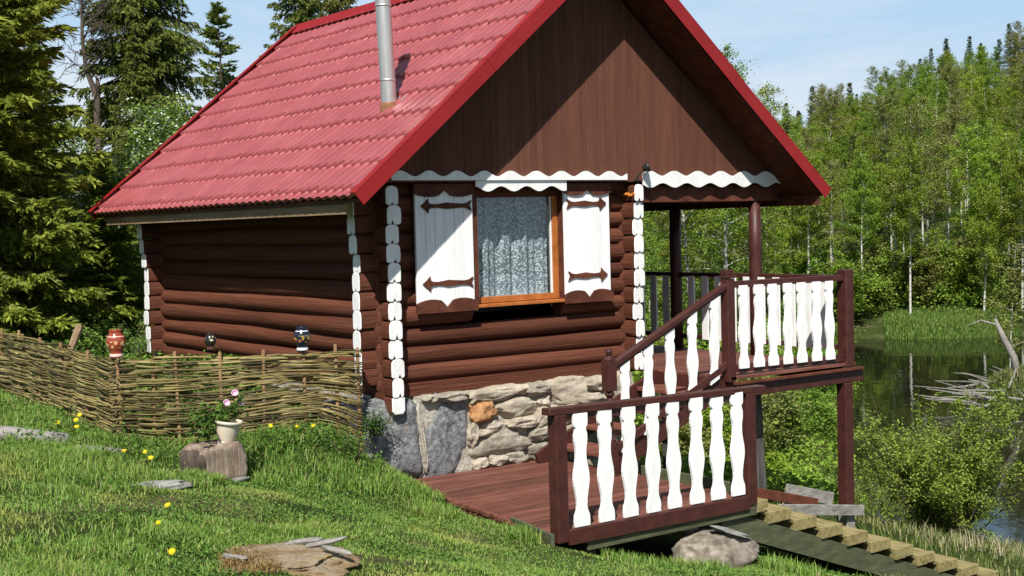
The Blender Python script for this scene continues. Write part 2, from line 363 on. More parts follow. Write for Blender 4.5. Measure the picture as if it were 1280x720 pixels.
mx2 = N(nt, 'ShaderNodeMix', data_type='RGBA'); L(ad.outputs[0], mx2.inputs[0]); L(mxs.outputs[2], mx2.inputs[6]); mx2.inputs[7].default_value = (10.6, 11.8, 13.0, 1)
L(mx2.outputs[2], bg.inputs[0]); L(bg.outputs[0], wo.inputs[0])

cam = bpy.data.cameras.new('camera'); co_ = bpy.data.objects.new('camera', cam); COL.objects.link(co_)
cam.sensor_width = 36; cam.lens = 47.18; cam.clip_end = 3000; cam.clip_start = .1
r_ = V((0.80749, -0.58928, -0.02666)); u_ = V((0.04893, 0.02187, 0.99856)); f_ = V((0.58785, 0.80764, -0.04649))
mat = Matrix((r_, u_, -f_)).transposed().to_4x4(); mat.translation = V((-7.3781, -12.5541, 1.9137)); co_.matrix_world = mat
scene.camera = co_
vs = scene.view_settings; vs.view_transform = 'Standard'; vs.look = 'None'; vs.exposure = .5; vs.gamma = 1; vs.use_curve_mapping = False

# ---------------------------------------------------------------- the log cabin
W, LN, H = 3.45, 6.08, 2.42
XR, ZR, ZE, EV, OV, OB = 2.766, 5.156, 2.229, .702, .855, 7.04      # ridge x and z, eave z, eave overhang, front and back roof edges
SL = (ZR - ZE) / (XR + EV); TH = math.atan(SL)
def roof_z(x): return ZE + SL * (min(x, 2 * XR - x) + EV)
cabin = thing('log_cabin', 'small dark brown log cabin with red tiled roof and white log ends', 'cabin')

def log_shape(mb, axis, a, b, off, z, r, hewn_a, hewn_b, rng, hw=.078, hh=.1):
    """one log along X or Y; hewn_* = length of the squared end; off = centre across, z = centre height"""
    segs = []
    La = hewn_a or 0; Lb = hewn_b or 0
    if La: segs += [(a, 1), (a + La, 1), (a + La + .02, 0)]
    else: segs += [(a, 0)]
    e = b - Lb - .02 if Lb else b
    st = segs[-1][0]; nn = max(3, int((e - st) / .35))
    ts = [st + (e - st) * i / nn for i in range(1, nn)]
    segs += [(t, 0) for t in ts]
    if Lb: segs += [(b - Lb - .02, 0), (b - Lb, 1), (b, 1)]
    else: segs += [(b, 0)]
    n = 20; ph = rng.uniform(0, 6.28, 4); vs = []
    for t, hw_ in segs:
        rr = r * (1 + .05 * math.sin(t * 1.3 + ph[0]) + .025 * math.sin(t * 4.1 + ph[1])); dz = .008 * math.sin(t * .9 + ph[2]); do = .01 * math.sin(t * 1.1 + ph[3])
        for k_ in range(n):
            an = 2 * math.pi * (k_ + .5) / n; c, s_ = math.cos(an), math.sin(an)
            if hw_:
                p = 5.0; q = (abs(c) ** p + abs(s_) ** p) ** (-1 / p); yy = c * q * hw; zz = s_ * q * hh
            else: yy = c * rr + do; zz = s_ * min(rr, .112 + .01) * 1.0 + dz
            vs.append((t, off + yy, z + zz) if axis == 'x' else (off + yy, t, z + zz))
    fs = []
    m = len(segs)
    for i in range(m - 1):
        for k_ in range(n):
            k2 = (k_ + 1) % n
            f = (i * n + k_, i * n + k2, (i + 1) * n + k2, (i + 1) * n + k_)
            fs.append(f[::-1] if axis == 'x' else f)
    c0 = tuple(range(n)); c1 = tuple(range((m - 1) * n, m * n))
    fs += ([c0, c1[::-1]] if axis == 'x' else [c0[::-1], c1])
    mb.add(vs, fs)

def end_cap(mb, axis, sgn, t, off, z, rng, hw=.078, hh=.106):
    """white painted end: rounded-corner block a centimetre thick with an axe notch below"""
    hw *= rng.uniform(.88, 1.16); off = off + rng.uniform(-.012, .012); zt = z + hh - rng.uniform(.002, .006); zb = z - hh + rng.uniform(.0, .006); nt_ = rng.uniform(.022, .055); nx_ = rng.uniform(-.025, .025)
    pts = [(-hw, zb + .022), (-hw * .82, zb + .004), (nx_ - .022, zb), (nx_, zb + nt_), (nx_ + .02, zb), (hw * .82, zb + .004), (hw, zb + .022), (hw * rng.uniform(1.0, 1.06), z), (hw * .98, zt - .035), (hw * .68, zt - .006),
           (rng.uniform(-.02, .02), zt + .004), (-hw * .68, zt - .006), (-hw * .98, zt - .035), (-hw * rng.uniform(1.0, 1.06), z)]
    if axis == 'y':
        mb.prism([(off + x, y) for x, y in pts], (0, t, 0), (1, 0, 0), (0, 0, 1), (0, sgn * .014, 0))
    else:
        mb.prism([(off + x, y) for x, y in pts], (t, 0, 0), (0, 1, 0), (0, 0, 1), (sgn * .014, 0, 0))

rng = np.random.default_rng(5)
P_ = .29
# front and back walls: logs along X
fw = MB(); bw = MB(); lw = MB(); rw = MB(); capL = MB(); capF = MB(); capR = MB(); capB = MB()
WX0, WX1, WZ0, WZ1 = 1.13, 2.42, .99, 2.34
zs_x = [.32 + .205 * i for i in range(11)]
for i, z in enumerate(zs_x):
    pr = P_ + rng.uniform(-.02, .02) + (0.012 * max(0, i - 6))
    z = z + rng.uniform(-.012, .012); r = .113 + rng.uniform(-.010, .008)
    if WZ0 - .06 < z < WZ1 - .05:
        log_shape(fw, 'x', -pr, WX0, 0, z, r, pr - .1, 0, rng); log_shape(fw, 'x', WX1, W + .02, 0, z, r, 0, 0, rng)
    else: log_shape(fw, 'x', -pr, W + .02, 0, z, r, pr - .1, 0, rng)
    end_cap(capL, 'x', -1, -pr, 0, z, rng)
    pr = P_ + rng.uniform(-.02, .02) + (0.018 * max(0, i - 5))
    log_shape(bw, 'x', -pr, W + .02, LN, z, r, pr - .1, 0, rng)
    end_cap(capB, 'x', -1, -pr, LN, z, rng)
fw.box(-.1, W + .06, -.135, .1, .085, .225)      # squared sill log
bw.box(-.1, W + .06, LN - .1, LN + .1, .085, .225)
zs_y = [.215 + .205 * i for i in range(11)]
for i, z in enumerate(zs_y):
    pr = P_ + rng.uniform(-.02, .02); r = .113 + rng.uniform(-.006, .006)
    hh = .1
    log_shape(lw, 'y', -pr, LN + P_, 0, z, r, pr - .1, P_ - .1, rng)
    end_cap(capF, 'y', -1, -pr, 0, z, rng)
    if i > 0 or True:
        pr = P_ + rng.uniform(-.02, .02) + .01 * max(0, i - 6)
        log_shape(rw, 'y', -pr, LN + P_, W, z, r, pr - .1, P_ - .1, rng)
        end_cap(capR, 'y', -1, -pr, W, z, rng)
# the long bottom block of the front stack, and the topmost short blocks
fr = MB(); fr.box(-.078, .078, -.3, -.12, -.06, .112); fr.build('corner_block', M['log_y'], cabin, bev=.012)
end = MB(); end.prism([(-.08, .11), (-.08, -.03), (-.05, -.068), (.05, -.068), (.08, -.03), (.08, .11)], (0, -.3, 0), (1, 0, 0), (0, 0, 1), (0, -.014, 0)); 
capF.v += []; 
base_v = len(capF.v); capF.add(end.v, end.f)
for nm, mb, mk in (('front_wall', fw, 'log_x'), ('back_wall', bw, 'log_x'), ('side_wall', lw, 'log_y'), ('porch_wall', rw, 'log_y')):
    o = mb.build(nm, M[mk], cabin, smooth=True); md = o.modifiers.new('es', 'EDGE_SPLIT'); md.split_angle = R(38)
for mb, lab in ((capL, 'white log ends facing left at the front corner'), (capF, 'white log ends of the front left corner'), (capR, 'white log ends beside the porch'), (capB, 'white log ends of the far left corner')):
    mb.build('painted_log_ends', M['white'], cabin, label=lab, bev=.006)
foam = MB(); 
for q in range(7): foam.lathe([(.001, -.02), (.024, -.008), (.026, .006), (.014, .02), (.001, .024)], (W - .085 + rng.uniform(-.01, .03), -P_ + .01 + .03 * q - .05, 2.245 + rng.uniform(-.01, .012)), 7)
foam.build('sealing_foam', M['foam'], cabin, smooth=True)

# gable boarding
g = MB(); gy = -.27; x = -.42
def sof(x): return roof_z(x) - .15
while x < 2 * XR + .42:
    x1 = x + .092; za, zb = sof(x), sof(x1); zb0 = 2.405
    mid = XR if x < XR < x1 else None
    top = [(x, za)] + ([(XR, sof(XR))] if mid else []) + [(x1 - .004, zb)]
    if max(za, zb) > zb0 + .02:
        poly = [(x, zb0), (x1 - .004, zb0)] + [(a, max(b_, zb0 + .004)) for a, b_ in reversed(top)]
        g.prism(poly, (0, gy + rng.uniform(-.0012, .0012), 0), (1, 0, 0), (0, 0, 1), (0, .02, 0))
    x = x1
ga = g.build('gable', M['brown_v'], cabin)
gb = MB(); gb.prism([(-.5, 2.41), (2 * XR + .5, 2.41), (XR, ZR - .2)], (0, gy + .024, 0), (1, 0, 0), (0, 0, 1), (0, .03, 0))
gb.build('gable_backing', M['brown_v'], cabin)
gc = MB(); gc.prism([(-.5, 2.41), (2 * XR + .5, 2.41), (XR, ZR - .2)], (0, LN + .2, 0), (1, 0, 0), (0, 0, 1), (0, .04, 0)); gc.build('back_gable', M['brown_v'], cabin)
gs = MB(); gs.box(-.12, W + .12, -.245, -.1, 2.405, 2.5); gs.box(-.11, .11, -.1, LN + .2, 2.44, 2.52); gs.box(W - .11, W + .11, -.1, LN + .2, 2.44, 2.52); gs.build('wall_plate', M['brown'], cabin)

# scalloped white trim
def wave(x, wl, ph): 
    return .5 + .5 * math.cos(2 * math.pi * (x / wl + ph))
va = MB(); xs = [i * .012 for i in range(int(3.3 / .012) + 1)]
va.ribbon([(x, 2.468 + .062 * wave(x, .365, -.3)) for x in xs], [(x, 2.425) for x in xs], (.0, gy - .035, 0), (1, 0, 0), (0, 0, 1), (0, .022, 0))
va.build('scalloped_trim', M['white'], cabin, label='long white trim, straight below and wavy above')
vb = MB(); xs = [i * .01 for i in range(129)]
vb.ribbon([(x, 2.424) for x in xs], [(x, 2.30 + .058 * wave(x, .36, .05)) for x in xs], (1.10, gy - .012, 0), (1, 0, 0), (0, 0, 1), (0, .022, 0))
vb.build('scalloped_trim', M['white'], cabin, label='short white pelmet with scalloped lower edge over the window')
vc = MB(); xs = [i * .012 for i in range(int(2.5 / .012) + 1)]
vc.ribbon([(x, 2.475 + .06 * wave(x, .405, -.28) - max(0, x - 2.38) * .9) for x in xs], [(x, 2.33 + .055 * wave(x, .405, .22) + max(0, x - 2.42) * .7) for x in xs], (3.56, gy - .03, 0), (1, 0, 0), (0, 0, 1), (0, .022, 0))
vc.build('scalloped_trim', M['white'], cabin, label='white trim wavy above and below over the porch')

# window
win = MB(); wy = -.06
win.box(1.19, 1.26, wy, wy + .07, 1.04, 2.34); win.box(2.33, 2.41, wy, wy + .07, 1.04, 2.34); win.box(1.26, 2.33, wy, wy + .07, 2.28, 2.34); win.box(1.26, 2.33, wy, wy + .07, 1.04, 1.11)
wf = win.build('window', M['orange'], cabin, bev=.004)
rv = MB(); rv.box(2.412, 2.45, -.16, .1, .99, 2.40); rv.box(1.10, 1.188, -.16, .1, .99, 2.40); rv.box(1.19, 2.41, -.16, .1, 2.345, 2.40); rv.build('casing', M['brown'], wf)
sw = MB(); sw.box(1.12, 2.44, -.185, -.03, 1.0, 1.035); sw.build('sill', M['orange'], wf, bev=.004)
for xa, xb in ((1.262, 1.275), (2.312, 2.328)):
    gi = MB(); gi.box(xa, xb, wy + .02, wy + .05, 1.112, 2.278); gi.build('sash', M['white'], wf)
gm, nt, out = newmat('window_glass'); L = nt.links.new
tr = N(nt, 'ShaderNodeBsdfTransparent'); gl = N(nt, 'ShaderNodeBsdfGlossy', i_Roughness=.02); fz = N(nt, 'ShaderNodeValue'); fz.outputs[0].default_value = .05; ms = N(nt, 'ShaderNodeMixShader')
tr.inputs[0].default_value = (.9, .93, .94, 1)
L(fz.outputs[0], ms.inputs[0]); L(tr.outputs[0], ms.inputs[1]); L(gl.outputs[0], ms.inputs[2]); L(ms.outputs[0], out.inputs[0])
pn = MB(); pn.box(1.24, 2.345, wy + .03, wy + .036, 1.09, 2.3); pn.build('pane', gm, wf)
# lace curtain
lm, nt, out = newmat('lace_curtain'); L = nt.links.new
co = coords(nt, (1, .3, 1)); vo = N(nt, 'ShaderNodeTexVoronoi', feature='SMOOTH_F1', i_Scale=42, i_Smoothness=.3); L(co, vo.inputs['Vector'])
nz = N(nt, 'ShaderNodeTexNoise', i_Scale=38, i_Detail=4, i_Roughness=.7); L(co, nz.inputs['Vector'])
sb = N(nt, 'ShaderNodeMath', operation='SUBTRACT'); L(nz.outputs[0], sb.inputs[0]); L(vo.outputs[0], sb.inputs[1])
mr = N(nt, 'ShaderNodeMapRange', i_1=-.05, i_2=.2); L(sb.outputs[0], mr.inputs[0])
sx = N(nt, 'ShaderNodeSeparateXYZ'); L(co, sx.inputs[0]); hem = N(nt, 'ShaderNodeMapRange', i_1=1.2, i_2=1.1, i_3=0, i_4=.55); L(sx.outputs[2], hem.inputs[0])
am = N(nt, 'ShaderNodeMath', operation='ADD', use_clamp=True); L(mr.outputs[0], am.inputs[0]); L(hem.outputs[0], am.inputs[1])
rc = ramp(nt, am.outputs[0], [(0, (.24, .28, .3)), (.45, (.46, .5, .52)), (1, (.85, .87, .86))])
df = N(nt, 'ShaderNodeBsdfDiffuse'); tl = N(nt, 'ShaderNodeBsdfTranslucent'); L(rc.outputs[0], df.inputs[0]); L(rc.outputs[0], tl.inputs[0])
m1 = N(nt, 'ShaderNodeMixShader', i_0=.25); L(df.outputs[0], m1.inputs[1]); L(tl.outputs[0], m1.inputs[2]); L(m1.outputs[0], out.inputs[0])
cv = []; nx = 150
for j in range(2):
    for i in range(nx + 1):
        x = 1.26 + 1.07 * i / nx
        cv.append((x, .085 + .028 * math.sin(x * 21 + .8 * math.sin(x * 7)) + .012 * math.sin(x * 55), 1.1 + 1.22 * j))
cm = np_mesh('curtain', np.array(cv), np.array([(i, i + 1, nx + 2 + i, nx + 1 + i) for i in range(nx)]), lm, True); link('curtain', cm, wf)
rm = MB(); rm.box(1.05, 2.5, .5, .52, .9, 2.4); rm.build('room_shade_panel', M['dark'], wf)  # black panel behind the curtain, standing in for the unlit room

# shutters
def shutter(x0, x1, z0, z1, side):
    yb, yf = -.165, -.2; wd_ = x1 - x0; s = MB(); npl = 6; rg = np.random.default_rng(int(x0 * 100) + 3)
    for i in range(npl):
        s.box(x0 + wd_ * i / npl + .002, x0 + wd_ * (i + 1) / npl - .002, yf + rg.uniform(-.0015, .0015), yb, z0 + .02, z1 - .02)
    sh = s.build('shutter', M['white_wood'], cabin, bev=.003)
    for zz in (z0 + .1, z1 - .2):
        b = MB(); b.box(x0 + .02, x1 - .02, yb + .001, -.1, zz, zz + .07); b.build('back_batten', M['brown'], sh)
    nn = 40
    def edge(t): return .045 * abs(math.sin(2 * math.pi * t)) ** .8 - .05 * max(0, 1 - abs(t - .5) / .1)
    xs = [i / nn for i in range(nn + 1)]
    for top in (True, False):
        q = MB()
        if top: q.ribbon([(x * (wd_ + .03), z1 + .005) for x in xs], [(x * (wd_ + .03), z1 - .1 - edge(x) * .8) for x in xs], (x0 - .015, yf - .022, 0), (1, 0, 0), (0, 0, 1), (0, .02, 0))
        else: q.ribbon([(x * (wd_ + .05), z0 + .085 + edge(x)) for x in xs], [(x * (wd_ + .05), z0 - .02) for x in xs], (x0 - .025, yf - .022, 0), (1, 0, 0), (0, 0, 1), (0, .02, 0))
        q.build('batten', M['brown'], sh, label='brown scalloped batten across the %s' % ('top' if top else 'bottom'))
    for zc in (z1 - .235, z0 + .30):
        q = MB(); a = .665 if wd_ > .72 else .60
        # strap hinge cut from board: arrow head outward, fish tail towards the window
        half = [(0, .004), (.05, .04), (.095, .082), (.10, .04), (.122, .024), (.2, .019), (.26, .026), (.33, .036), (.4, .03), (a - .12, .021), (a - .06, .03), (a - .02, .052), (a, .058)]
        tail = [(a - .028, 0)]
        poly = [(x, y) for x, y in half] + tail + [(x, -y) for x, y in reversed(half)]
        if side < 0: q.prism(poly, (x0 + .07 if wd_ > .72 else x0 + .06, yf - .016, zc), (1, 0, 0), (0, 0, 1), (0, .014, 0))
        else: q.prism(poly, (x1 - .06, yf - .016, zc), (-1, 0, 0), (0, 0, 1), (0, .014, 0))
        q.build('hinge', M['brown'], sh)
shutter(.345, 1.10, 1.0, 2.385, -1)
shutter(2.40, 3.09, 1.0, 2.385, 1)

# roof: pressed metal tile sheets
def tile_sheet(side):
    wp, row = .183, .425; y0, y1 = -OV + .03, OB; slen = math.hypot(XR + EV, ZR - ZE)
    ny = int((y1 - y0) / wp * 14); ys = np.linspace(y0, y1, ny + 1)
    s_list = []
    s0 = .15 - row
    kk = 0
    while s0 < slen:
        for fq in (.0, .02, .07, .5, .96): s_list.append((s0 + fq * row, fq))
        s0 += row
    q_ = ((ys - y0) / wp) % 1.0; q_ = np.where(q_ < .27, q_ / .27 * .5, .5 + (q_ - .27) / .73 * .5)
    prof = .5 - .5 * np.cos(2 * np.pi * q_)
    seam = .010 * np.clip(1 - (((ys - y0) / wp) % 6.0) / 1.0, 0, 1)
    rows = []
    for s_, fq in s_list:
        bow = .10 * (prof - .5)          # each step hangs lower on the crest
        s2 = np.clip(s_ - bow, 0, slen)
        step = .036 * (1 - fq) if fq >= .02 else 0.0
        hgt = .022 * prof + step + seam
        if fq == 0.0: s2 = np.clip(s_ - bow + .004, 0, slen)
        xx = -EV + s2 * math.cos(TH) - hgt * math.sin(TH); zz = ZE + s2 * math.sin(TH) + hgt * math.cos(TH)
        xx = np.minimum(xx, XR)
        if side > 0: xx = 2 * XR - xx
        rows.append(np.stack([xx, ys, zz], -1))
    A = np.concatenate(rows); m = len(ys); ii = np.arange(len(rows) * m).reshape(len(rows), m)
    f = np.stack([ii[:-1, :-1], ii[1:, :-1], ii[1:, 1:], ii[:-1, 1:]], -1).reshape(-1, 4)
    if side < 0: f = f[:, ::-1]
    return A, f
va1, fa1 = tile_sheet(-1); va2, fa2 = tile_sheet(1)
rfm = np_mesh('roof', np.concatenate([va1, va2]), np.concatenate([fa1, fa2 + len(va1)]), M['roof'], True)
roof = link('roof', rfm, cabin); md = roof.modifiers.new('es', 'EDGE_SPLIT'); md.split_angle = R(48)
so_ = MB(); d1, d2 = .03, .075
for sd in (1, -1):
    def mx_(x): return x if sd > 0 else 2 * XR - x
    a = [(mx_(-EV + .04), ZE + SL * .04), (XR, ZR)]
    pts = []
    for y in (-OV + .04, OB - .03):
        for dd in (d1, d2):
            for x, z in a: pts.append((x, y, z - dd))
    so_.add(pts, [(0, 1, 3, 2), (4, 6, 7, 5), (0, 4, 5, 1), (2, 3, 7, 6), (0, 2, 6, 4), (1, 5, 7, 3)])
so_.build('soffit', M['brown'], roof)
# barge boards of red sheet: face strip plus a flange lying on the tiles, in two lengths with a lap joint
for sd in (1, -1):
    for s0, s1, pop in ((-.02, 2.2, 0), (2.15, 4.56, .004)):
        def pt(s_, h):
            x = -EV + s_ * math.cos(TH) - h * math.sin(TH); z = ZE + s_ * math.sin(TH) + h * math.cos(TH)
            return (x if sd > 0 else 2 * XR - x, z)
        for yf in (-OV - .012 - pop, OB + .012 + pop):
            sg = -1 if yf < 0 else 1
            t0 = .088 + pop; t1 = t0 - .012
            poly = [pt(s0, -.075), pt(s1, -.075), pt(s1, t1), pt(s0, t1)]
            if s1 > 4: poly = [pt(s0, -.075), (XR, ZR - .075 / math.cos(TH)), (XR, ZR + t1 / math.cos(TH)), pt(s0, t1)]
            s2 = min(s1, 4.52); fl = [pt(s0, t1), pt(s2, t1), pt(s2, t0), pt(s0, t0)]
            # L-shaped folded sheet: face and the flange over the tiles, sharing the fold
            bb = MB(); bb.prism(poly, (0, yf, 0), (1, 0, 0), (0, 0, 1), (0, -sg * .012, 0))
            n0 = len(bb.v); bb.prism(fl, (0, yf + sg * .001, 0), (1, 0, 0), (0, 0, 1), (0, -sg * .10, 0))
            bb.build('barge_board', M['trim_red'], roof)
rc_ = MB(); prof = [(-.17, -.095), (-.06, .03), (-.035, .06), (.035, .06), (.06, .03), (.17, -.095)]
rc_.ribbon([(x, z + .008) for x, z in prof], prof, (XR, -OV - .03, ZR + .012), (1, 0, 0), (0, 0, 1), (0, OB + OV + .06, 0))
rc_.build('ridge_cap', M['trim_red'], roof)
eb = MB(); eb.box(-.63, -.6, -.42, OB - .35, 2.075, 2.2); eb.build('eave_board', M['raw'], roof)
ec = MB(); ec.box(2 * XR + .6, 2 * XR + .63, -.8, OB - .35, 2.075, 2.2); ec.build('eave_board', M['brown'], roof)
rf_ = MB()
for yy in np.arange(-.1, OB - .2, .9):
    for sd in (1, -1):
        mx_ = (lambda x: x) if sd > 0 else (lambda x: 2 * XR - x)
        rf_.bar((mx_(-.58), yy, roof_z(-.58) - .13), (mx_(XR - .06), yy, roof_z(XR - .06) - .13), .05, .1)
rf_.build('rafters', M['brown'], roof)

# porch roof beams and posts
bm = MB(); bm.box(W + .13, 6.05, -.2, -.06, 2.15, 2.36); bm.build('porch_beam', M['brown'], cabin, bev=.006)
bm = MB(); bm.box(5.57, 5.73, -.05, OB - .4, 2.15, 2.34); bm.build('porch_beam', M['brown'], cabin, bev=.006)
for yy in (-.13, 1.40, 4.6):
    pm = MB(); pm.tube([(5.65, yy, .125), (5.65, yy, .8), (5.65, yy, 1.5), (5.65, yy, 2.16)], [.088, .086, .083, .08], 10)
    pm.build('roof_post', M['rail'], cabin, smooth=True)
# chimney
ch = MB(); cx, cyy, cz = .53, .57, 3.27
ch.tube([(cx, cyy, cz - .1), (cx - .05, cyy - .01, cz + 1.15), (cx - .1, cyy - .01, cz + 2.3)], [.088, .088, .088], 28)
cp = ch.build('chimney_pipe', M['steel'], cabin, smooth=True); md = cp.modifiers.new('es', 'EDGE_SPLIT'); md.split_angle = R(40)
for t in (.32, 1.15, 2.1):
    cj = MB(); cj.tube([(cx - .043 * t, cyy - .01 * min(1, t), cz + t - .012), (cx - .043 * t, cyy - .01 * min(1, t), cz + t + .012)], [.092, .092], 28)
    cj.build('pipe_seam', M['steel'], cp, smooth=True)
cc = MB(); cc.lathe([(.15, -.14), (.125, -.06), (.11, -.02), (.112, .03), (.099, .06), (.088, .075)], (cx, cyy, cz), 18)
c_ = cc.build('collar', M['rust'], cp, smooth=True)
fl = MB(); fl.bar((cx - .13, cyy + .0, cz - .13 + .035), (cx + .15, cyy, cz - .13 + .035 + .28 * SL), .26, .006); fl.build('flashing', M['slate'], cp)
# small flood lamp on the corner post
lamp = thing('flood_lamp', 'small black flood lamp on the corner post above the porch trim', 'lamp', (W, -.3, 2.44))
a = MB(); a.tube([(0.0, .0, -.02), (.01, -.02, .04), (.06, -.06, .11)], [.009, .009, .009], 8); a.box(-.03, .03, -.02, .02, -.03, -.015); a.build('arm', M['dark'], lamp)
a = MB(); a.lathe([(.03, -.02), (.042, .0), (.058, .035), (.062, .06), (.056, .062), (.02, .05)], (0, 0, 0), 16)
h = a.build('head', M['dark'], lamp, smooth=True); h.location = (.068, -.068, .125); h.rotation_euler = (R(75), R(0), R(50))
a = MB(); a.lathe([(.001, .0), (.05, .0), (.05, .004), (.001, .006)], (.0, 0, .053), 16); a.build('lens', M['slate'], h)
# ---------------------------------------------------------------- porch deck on posts
DZ = .115
porch = thing('porch_deck', 'brown board porch deck on posts beside the cabin', 'porch', (0, 0, 0))
b = MB(); y = -1.66
while y < OB - .9:
    b.box(3.62 if y < -.3 else W + .12, 5.78, y, y + .135, DZ - .035 + RNG.uniform(-.002, .002), DZ); y += .14
b.build('floor_boards', M['deck'], porch, bev=.003)
b = MB(); b.box(3.72, 5.95, -1.64, -1.54, -.135, .02); b.box(5.62, 5.72, -1.53, OB - .9, -.13, .07); b.box(3.62, 3.71, -1.62, -.25, -.13, .075); b.build('deck_beam', M['rail'], porch, bev=.006)
b = MB(); b.box(3.66, 5.9, -1.70, -1.645, .02, .052); b.build('ledge_board', M['brown'], porch, bev=.003)
b = MB(); b.bar((5.655, -1.59, hz(5.655, -1.59) + .28), (5.655, -1.59, -.137), .145, .145, (0, 1, 0)); b.build('support_post', M['rail'], porch, bev=.008)
b = MB(); b.bar((5.655, -1.59, hz(5.655, -1.59) - .1), (5.655, -1.59, hz(5.655, -1.59) + .277), .15, .15, (0, 1, 0)); b.build('post_foot', M['grey_wood'], porch, bev=.01)
for px_, py_ in ((4.5, -1.18), (5.655, 1.6), (5.655, 4.4), (3.75, -.5)):
    b = MB(); b.bar((px_ + (.06 if px_ == 4.5 else 0), py_, hz(px_, py_) - .15), (px_ - .04, py_, -.13), .15, .15, (0, 1, 0)); b.build('support_post', M['shade_toned_wood'], porch, bev=.01, label='weathered post under the porch, coloured dark for shade')
b = MB(); b.bar((4.28, -1.74, -1.5), (5.83, -1.70, -1.74), .05, .13); b.build('cross_board', M['grey_wood'], porch, bev=.005, label='weathered grey board nailed across the posts')
b = MB(); b.bar((3.7, -1.3, -1.2), (5.25, -1.45, -1.6), .09, .12); b.build('brace', M['brown'], porch, bev=.006)
b = MB(); b.bar((4.75, -1.42, -1.38), (5.5, -1.5, -1.58), .04, .16); b.build('brace', M['grey_wood'], porch, bev=.005)

# sawn balusters: half-width profile from foot (0) to head (1)
PROF = [(0, .077), (.05, .079), (.10, .075), (.14, .058), (.18, .051), (.24, .053), (.31, .065), (.37, .077), (.42, .082), (.48, .077), (.54, .064), (.6, .054), (.65, .052), (.7, .055), (.76, .066), (.81, .067), (.85, .056), (.875, .052), (.89, .068), (.91, .072), (1, .072)]
def bal_shape(mb, h, top_slope=0.0, k=1.0, th=.032):
    """flat sawn baluster: width along X, thickness along Y, standing on the origin"""
    n = len(PROF); zs = [t * h for t, _ in PROF]
    lft = [(-w_ * k, z) for (t, w_), z in zip(PROF, zs)]; rgt = [(w_ * k, z) for (t, w_), z in zip(PROF, zs)]
    lft[-1] = (lft[-1][0], zs[-1] + lft[-1][0] * top_slope); rgt[-1] = (rgt[-1][0], zs[-1] + rgt[-1][0] * top_slope)
    lft[0] = (lft[0][0], lft[0][0] * top_slope); rgt[0] = (rgt[0][0], rgt[0][0] * top_slope)
    vs = [(x, -th / 2, z) for x, z in lft] + [(x, -th / 2, z) for x, z in rgt] + [(x, th / 2, z) for x, z in lft] + [(x, th / 2, z) for x, z in rgt]
    fs = []
    for i in range(n - 1):
        fs += [(i, n + i, n + i + 1, i + 1), (2 * n + i, 2 * n + i + 1, 3 * n + i + 1, 3 * n + i), (i, i + 1, 2 * n + i + 1, 2 * n + i), (n + i, 3 * n + i, 3 * n + i + 1, n + i + 1)]
    fs += [(0, 2 * n, 3 * n, n), (n - 1, 2 * n - 1, 4 * n - 1, 3 * n - 1)]
    mb.add(vs, fs)
def bal_mesh(h, slope=0.0, k=1.0):
    m = MB(); bal_shape(m, h, slope, k); o = m.build('baluster', M['white']); me = o.data; bpy.data.objects.remove(o); return me
def place_bals(me, parent, pts, rz=0):
    for i, p in enumerate(pts):
        o = link('baluster', me, parent); o.location = p; o.rotation_euler = (R(RNG.uniform(-.6, .6)), R(RNG.uniform(-.5, .5)), rz + R(RNG.uniform(-2, 2))); bevel(o, .003); o.scale = (RNG.uniform(.94, 1.06), 1, 1)

# front porch railing
yr = -1.60
pr = thing('porch_railing', 'white baluster railing along the front of the porch', 'railing', (0, 0, 0), group='railings around the porch')
b = MB(); b.bar((3.68, yr, 1.17), (5.62, yr, 1.165), .085, .075); b.build('top_rail', M['rail'], pr, bev=.006)
b = MB(); b.bar((3.68, yr, .205), (5.62, yr, .175), .05, .09); b.build('bottom_rail', M['rail'], pr, bev=.005)
b = MB(); b.box(3.585, 3.705, yr - .06, yr + .06, .055, 1.24); b.box(3.575, 3.715, yr - .07, yr + .07, 1.245, 1.28); b.box(3.59, 3.70, yr - .055, yr + .055, 1.282, 1.345); b.build('post', M['rail'], pr, bev=.006, label='left post with a stepped cap at the head of the stairs')
b = MB(); b.box(5.605, 5.755, yr - .075, yr + .075, .055, 1.265); b.build('post', M['rail'], pr, bev=.01, label='thick corner post')
place_bals(bal_mesh(.96), pr, [(3.85 + .248 * i + RNG.uniform(-.008, .008), yr - .045, .195 - .003 * i) for i in range(7)])
# side railing towards the river: plain slats
sr = thing('porch_railing', 'plain slat railing on the river side of the porch', 'railing', (0, 0, 0), group='railings around the porch')
xr = 5.66
b = MB(); b.bar((xr, yr + .08, 1.165), (xr, OB - .95, 1.165), .08, .06); b.build('top_rail', M['rail'], sr, bev=.005)
b = MB(); b.bar((xr, yr + .08, .30), (xr, OB - .95, .30), .05, .06); b.build('bottom_rail', M['rail'], sr, bev=.005)
sm = MB(); sm.box(-.0125, .0125, -.06, .06, 0, .88); so2 = sm.build('slat', M['white']); sme = so2.data; bpy.data.objects.remove(so2)
y = yr + .3
while y < OB - 1.1:
    if min(abs(y - p) for p in (-.13, 1.4, 4.6)) > .11:
        o = link('baluster', sme, sr); o.location = (xr - .04, y, .27); o.rotation_euler = (R(RNG.uniform(-.6, .6)), 0, 0); bevel(o, .003)
    y += .262

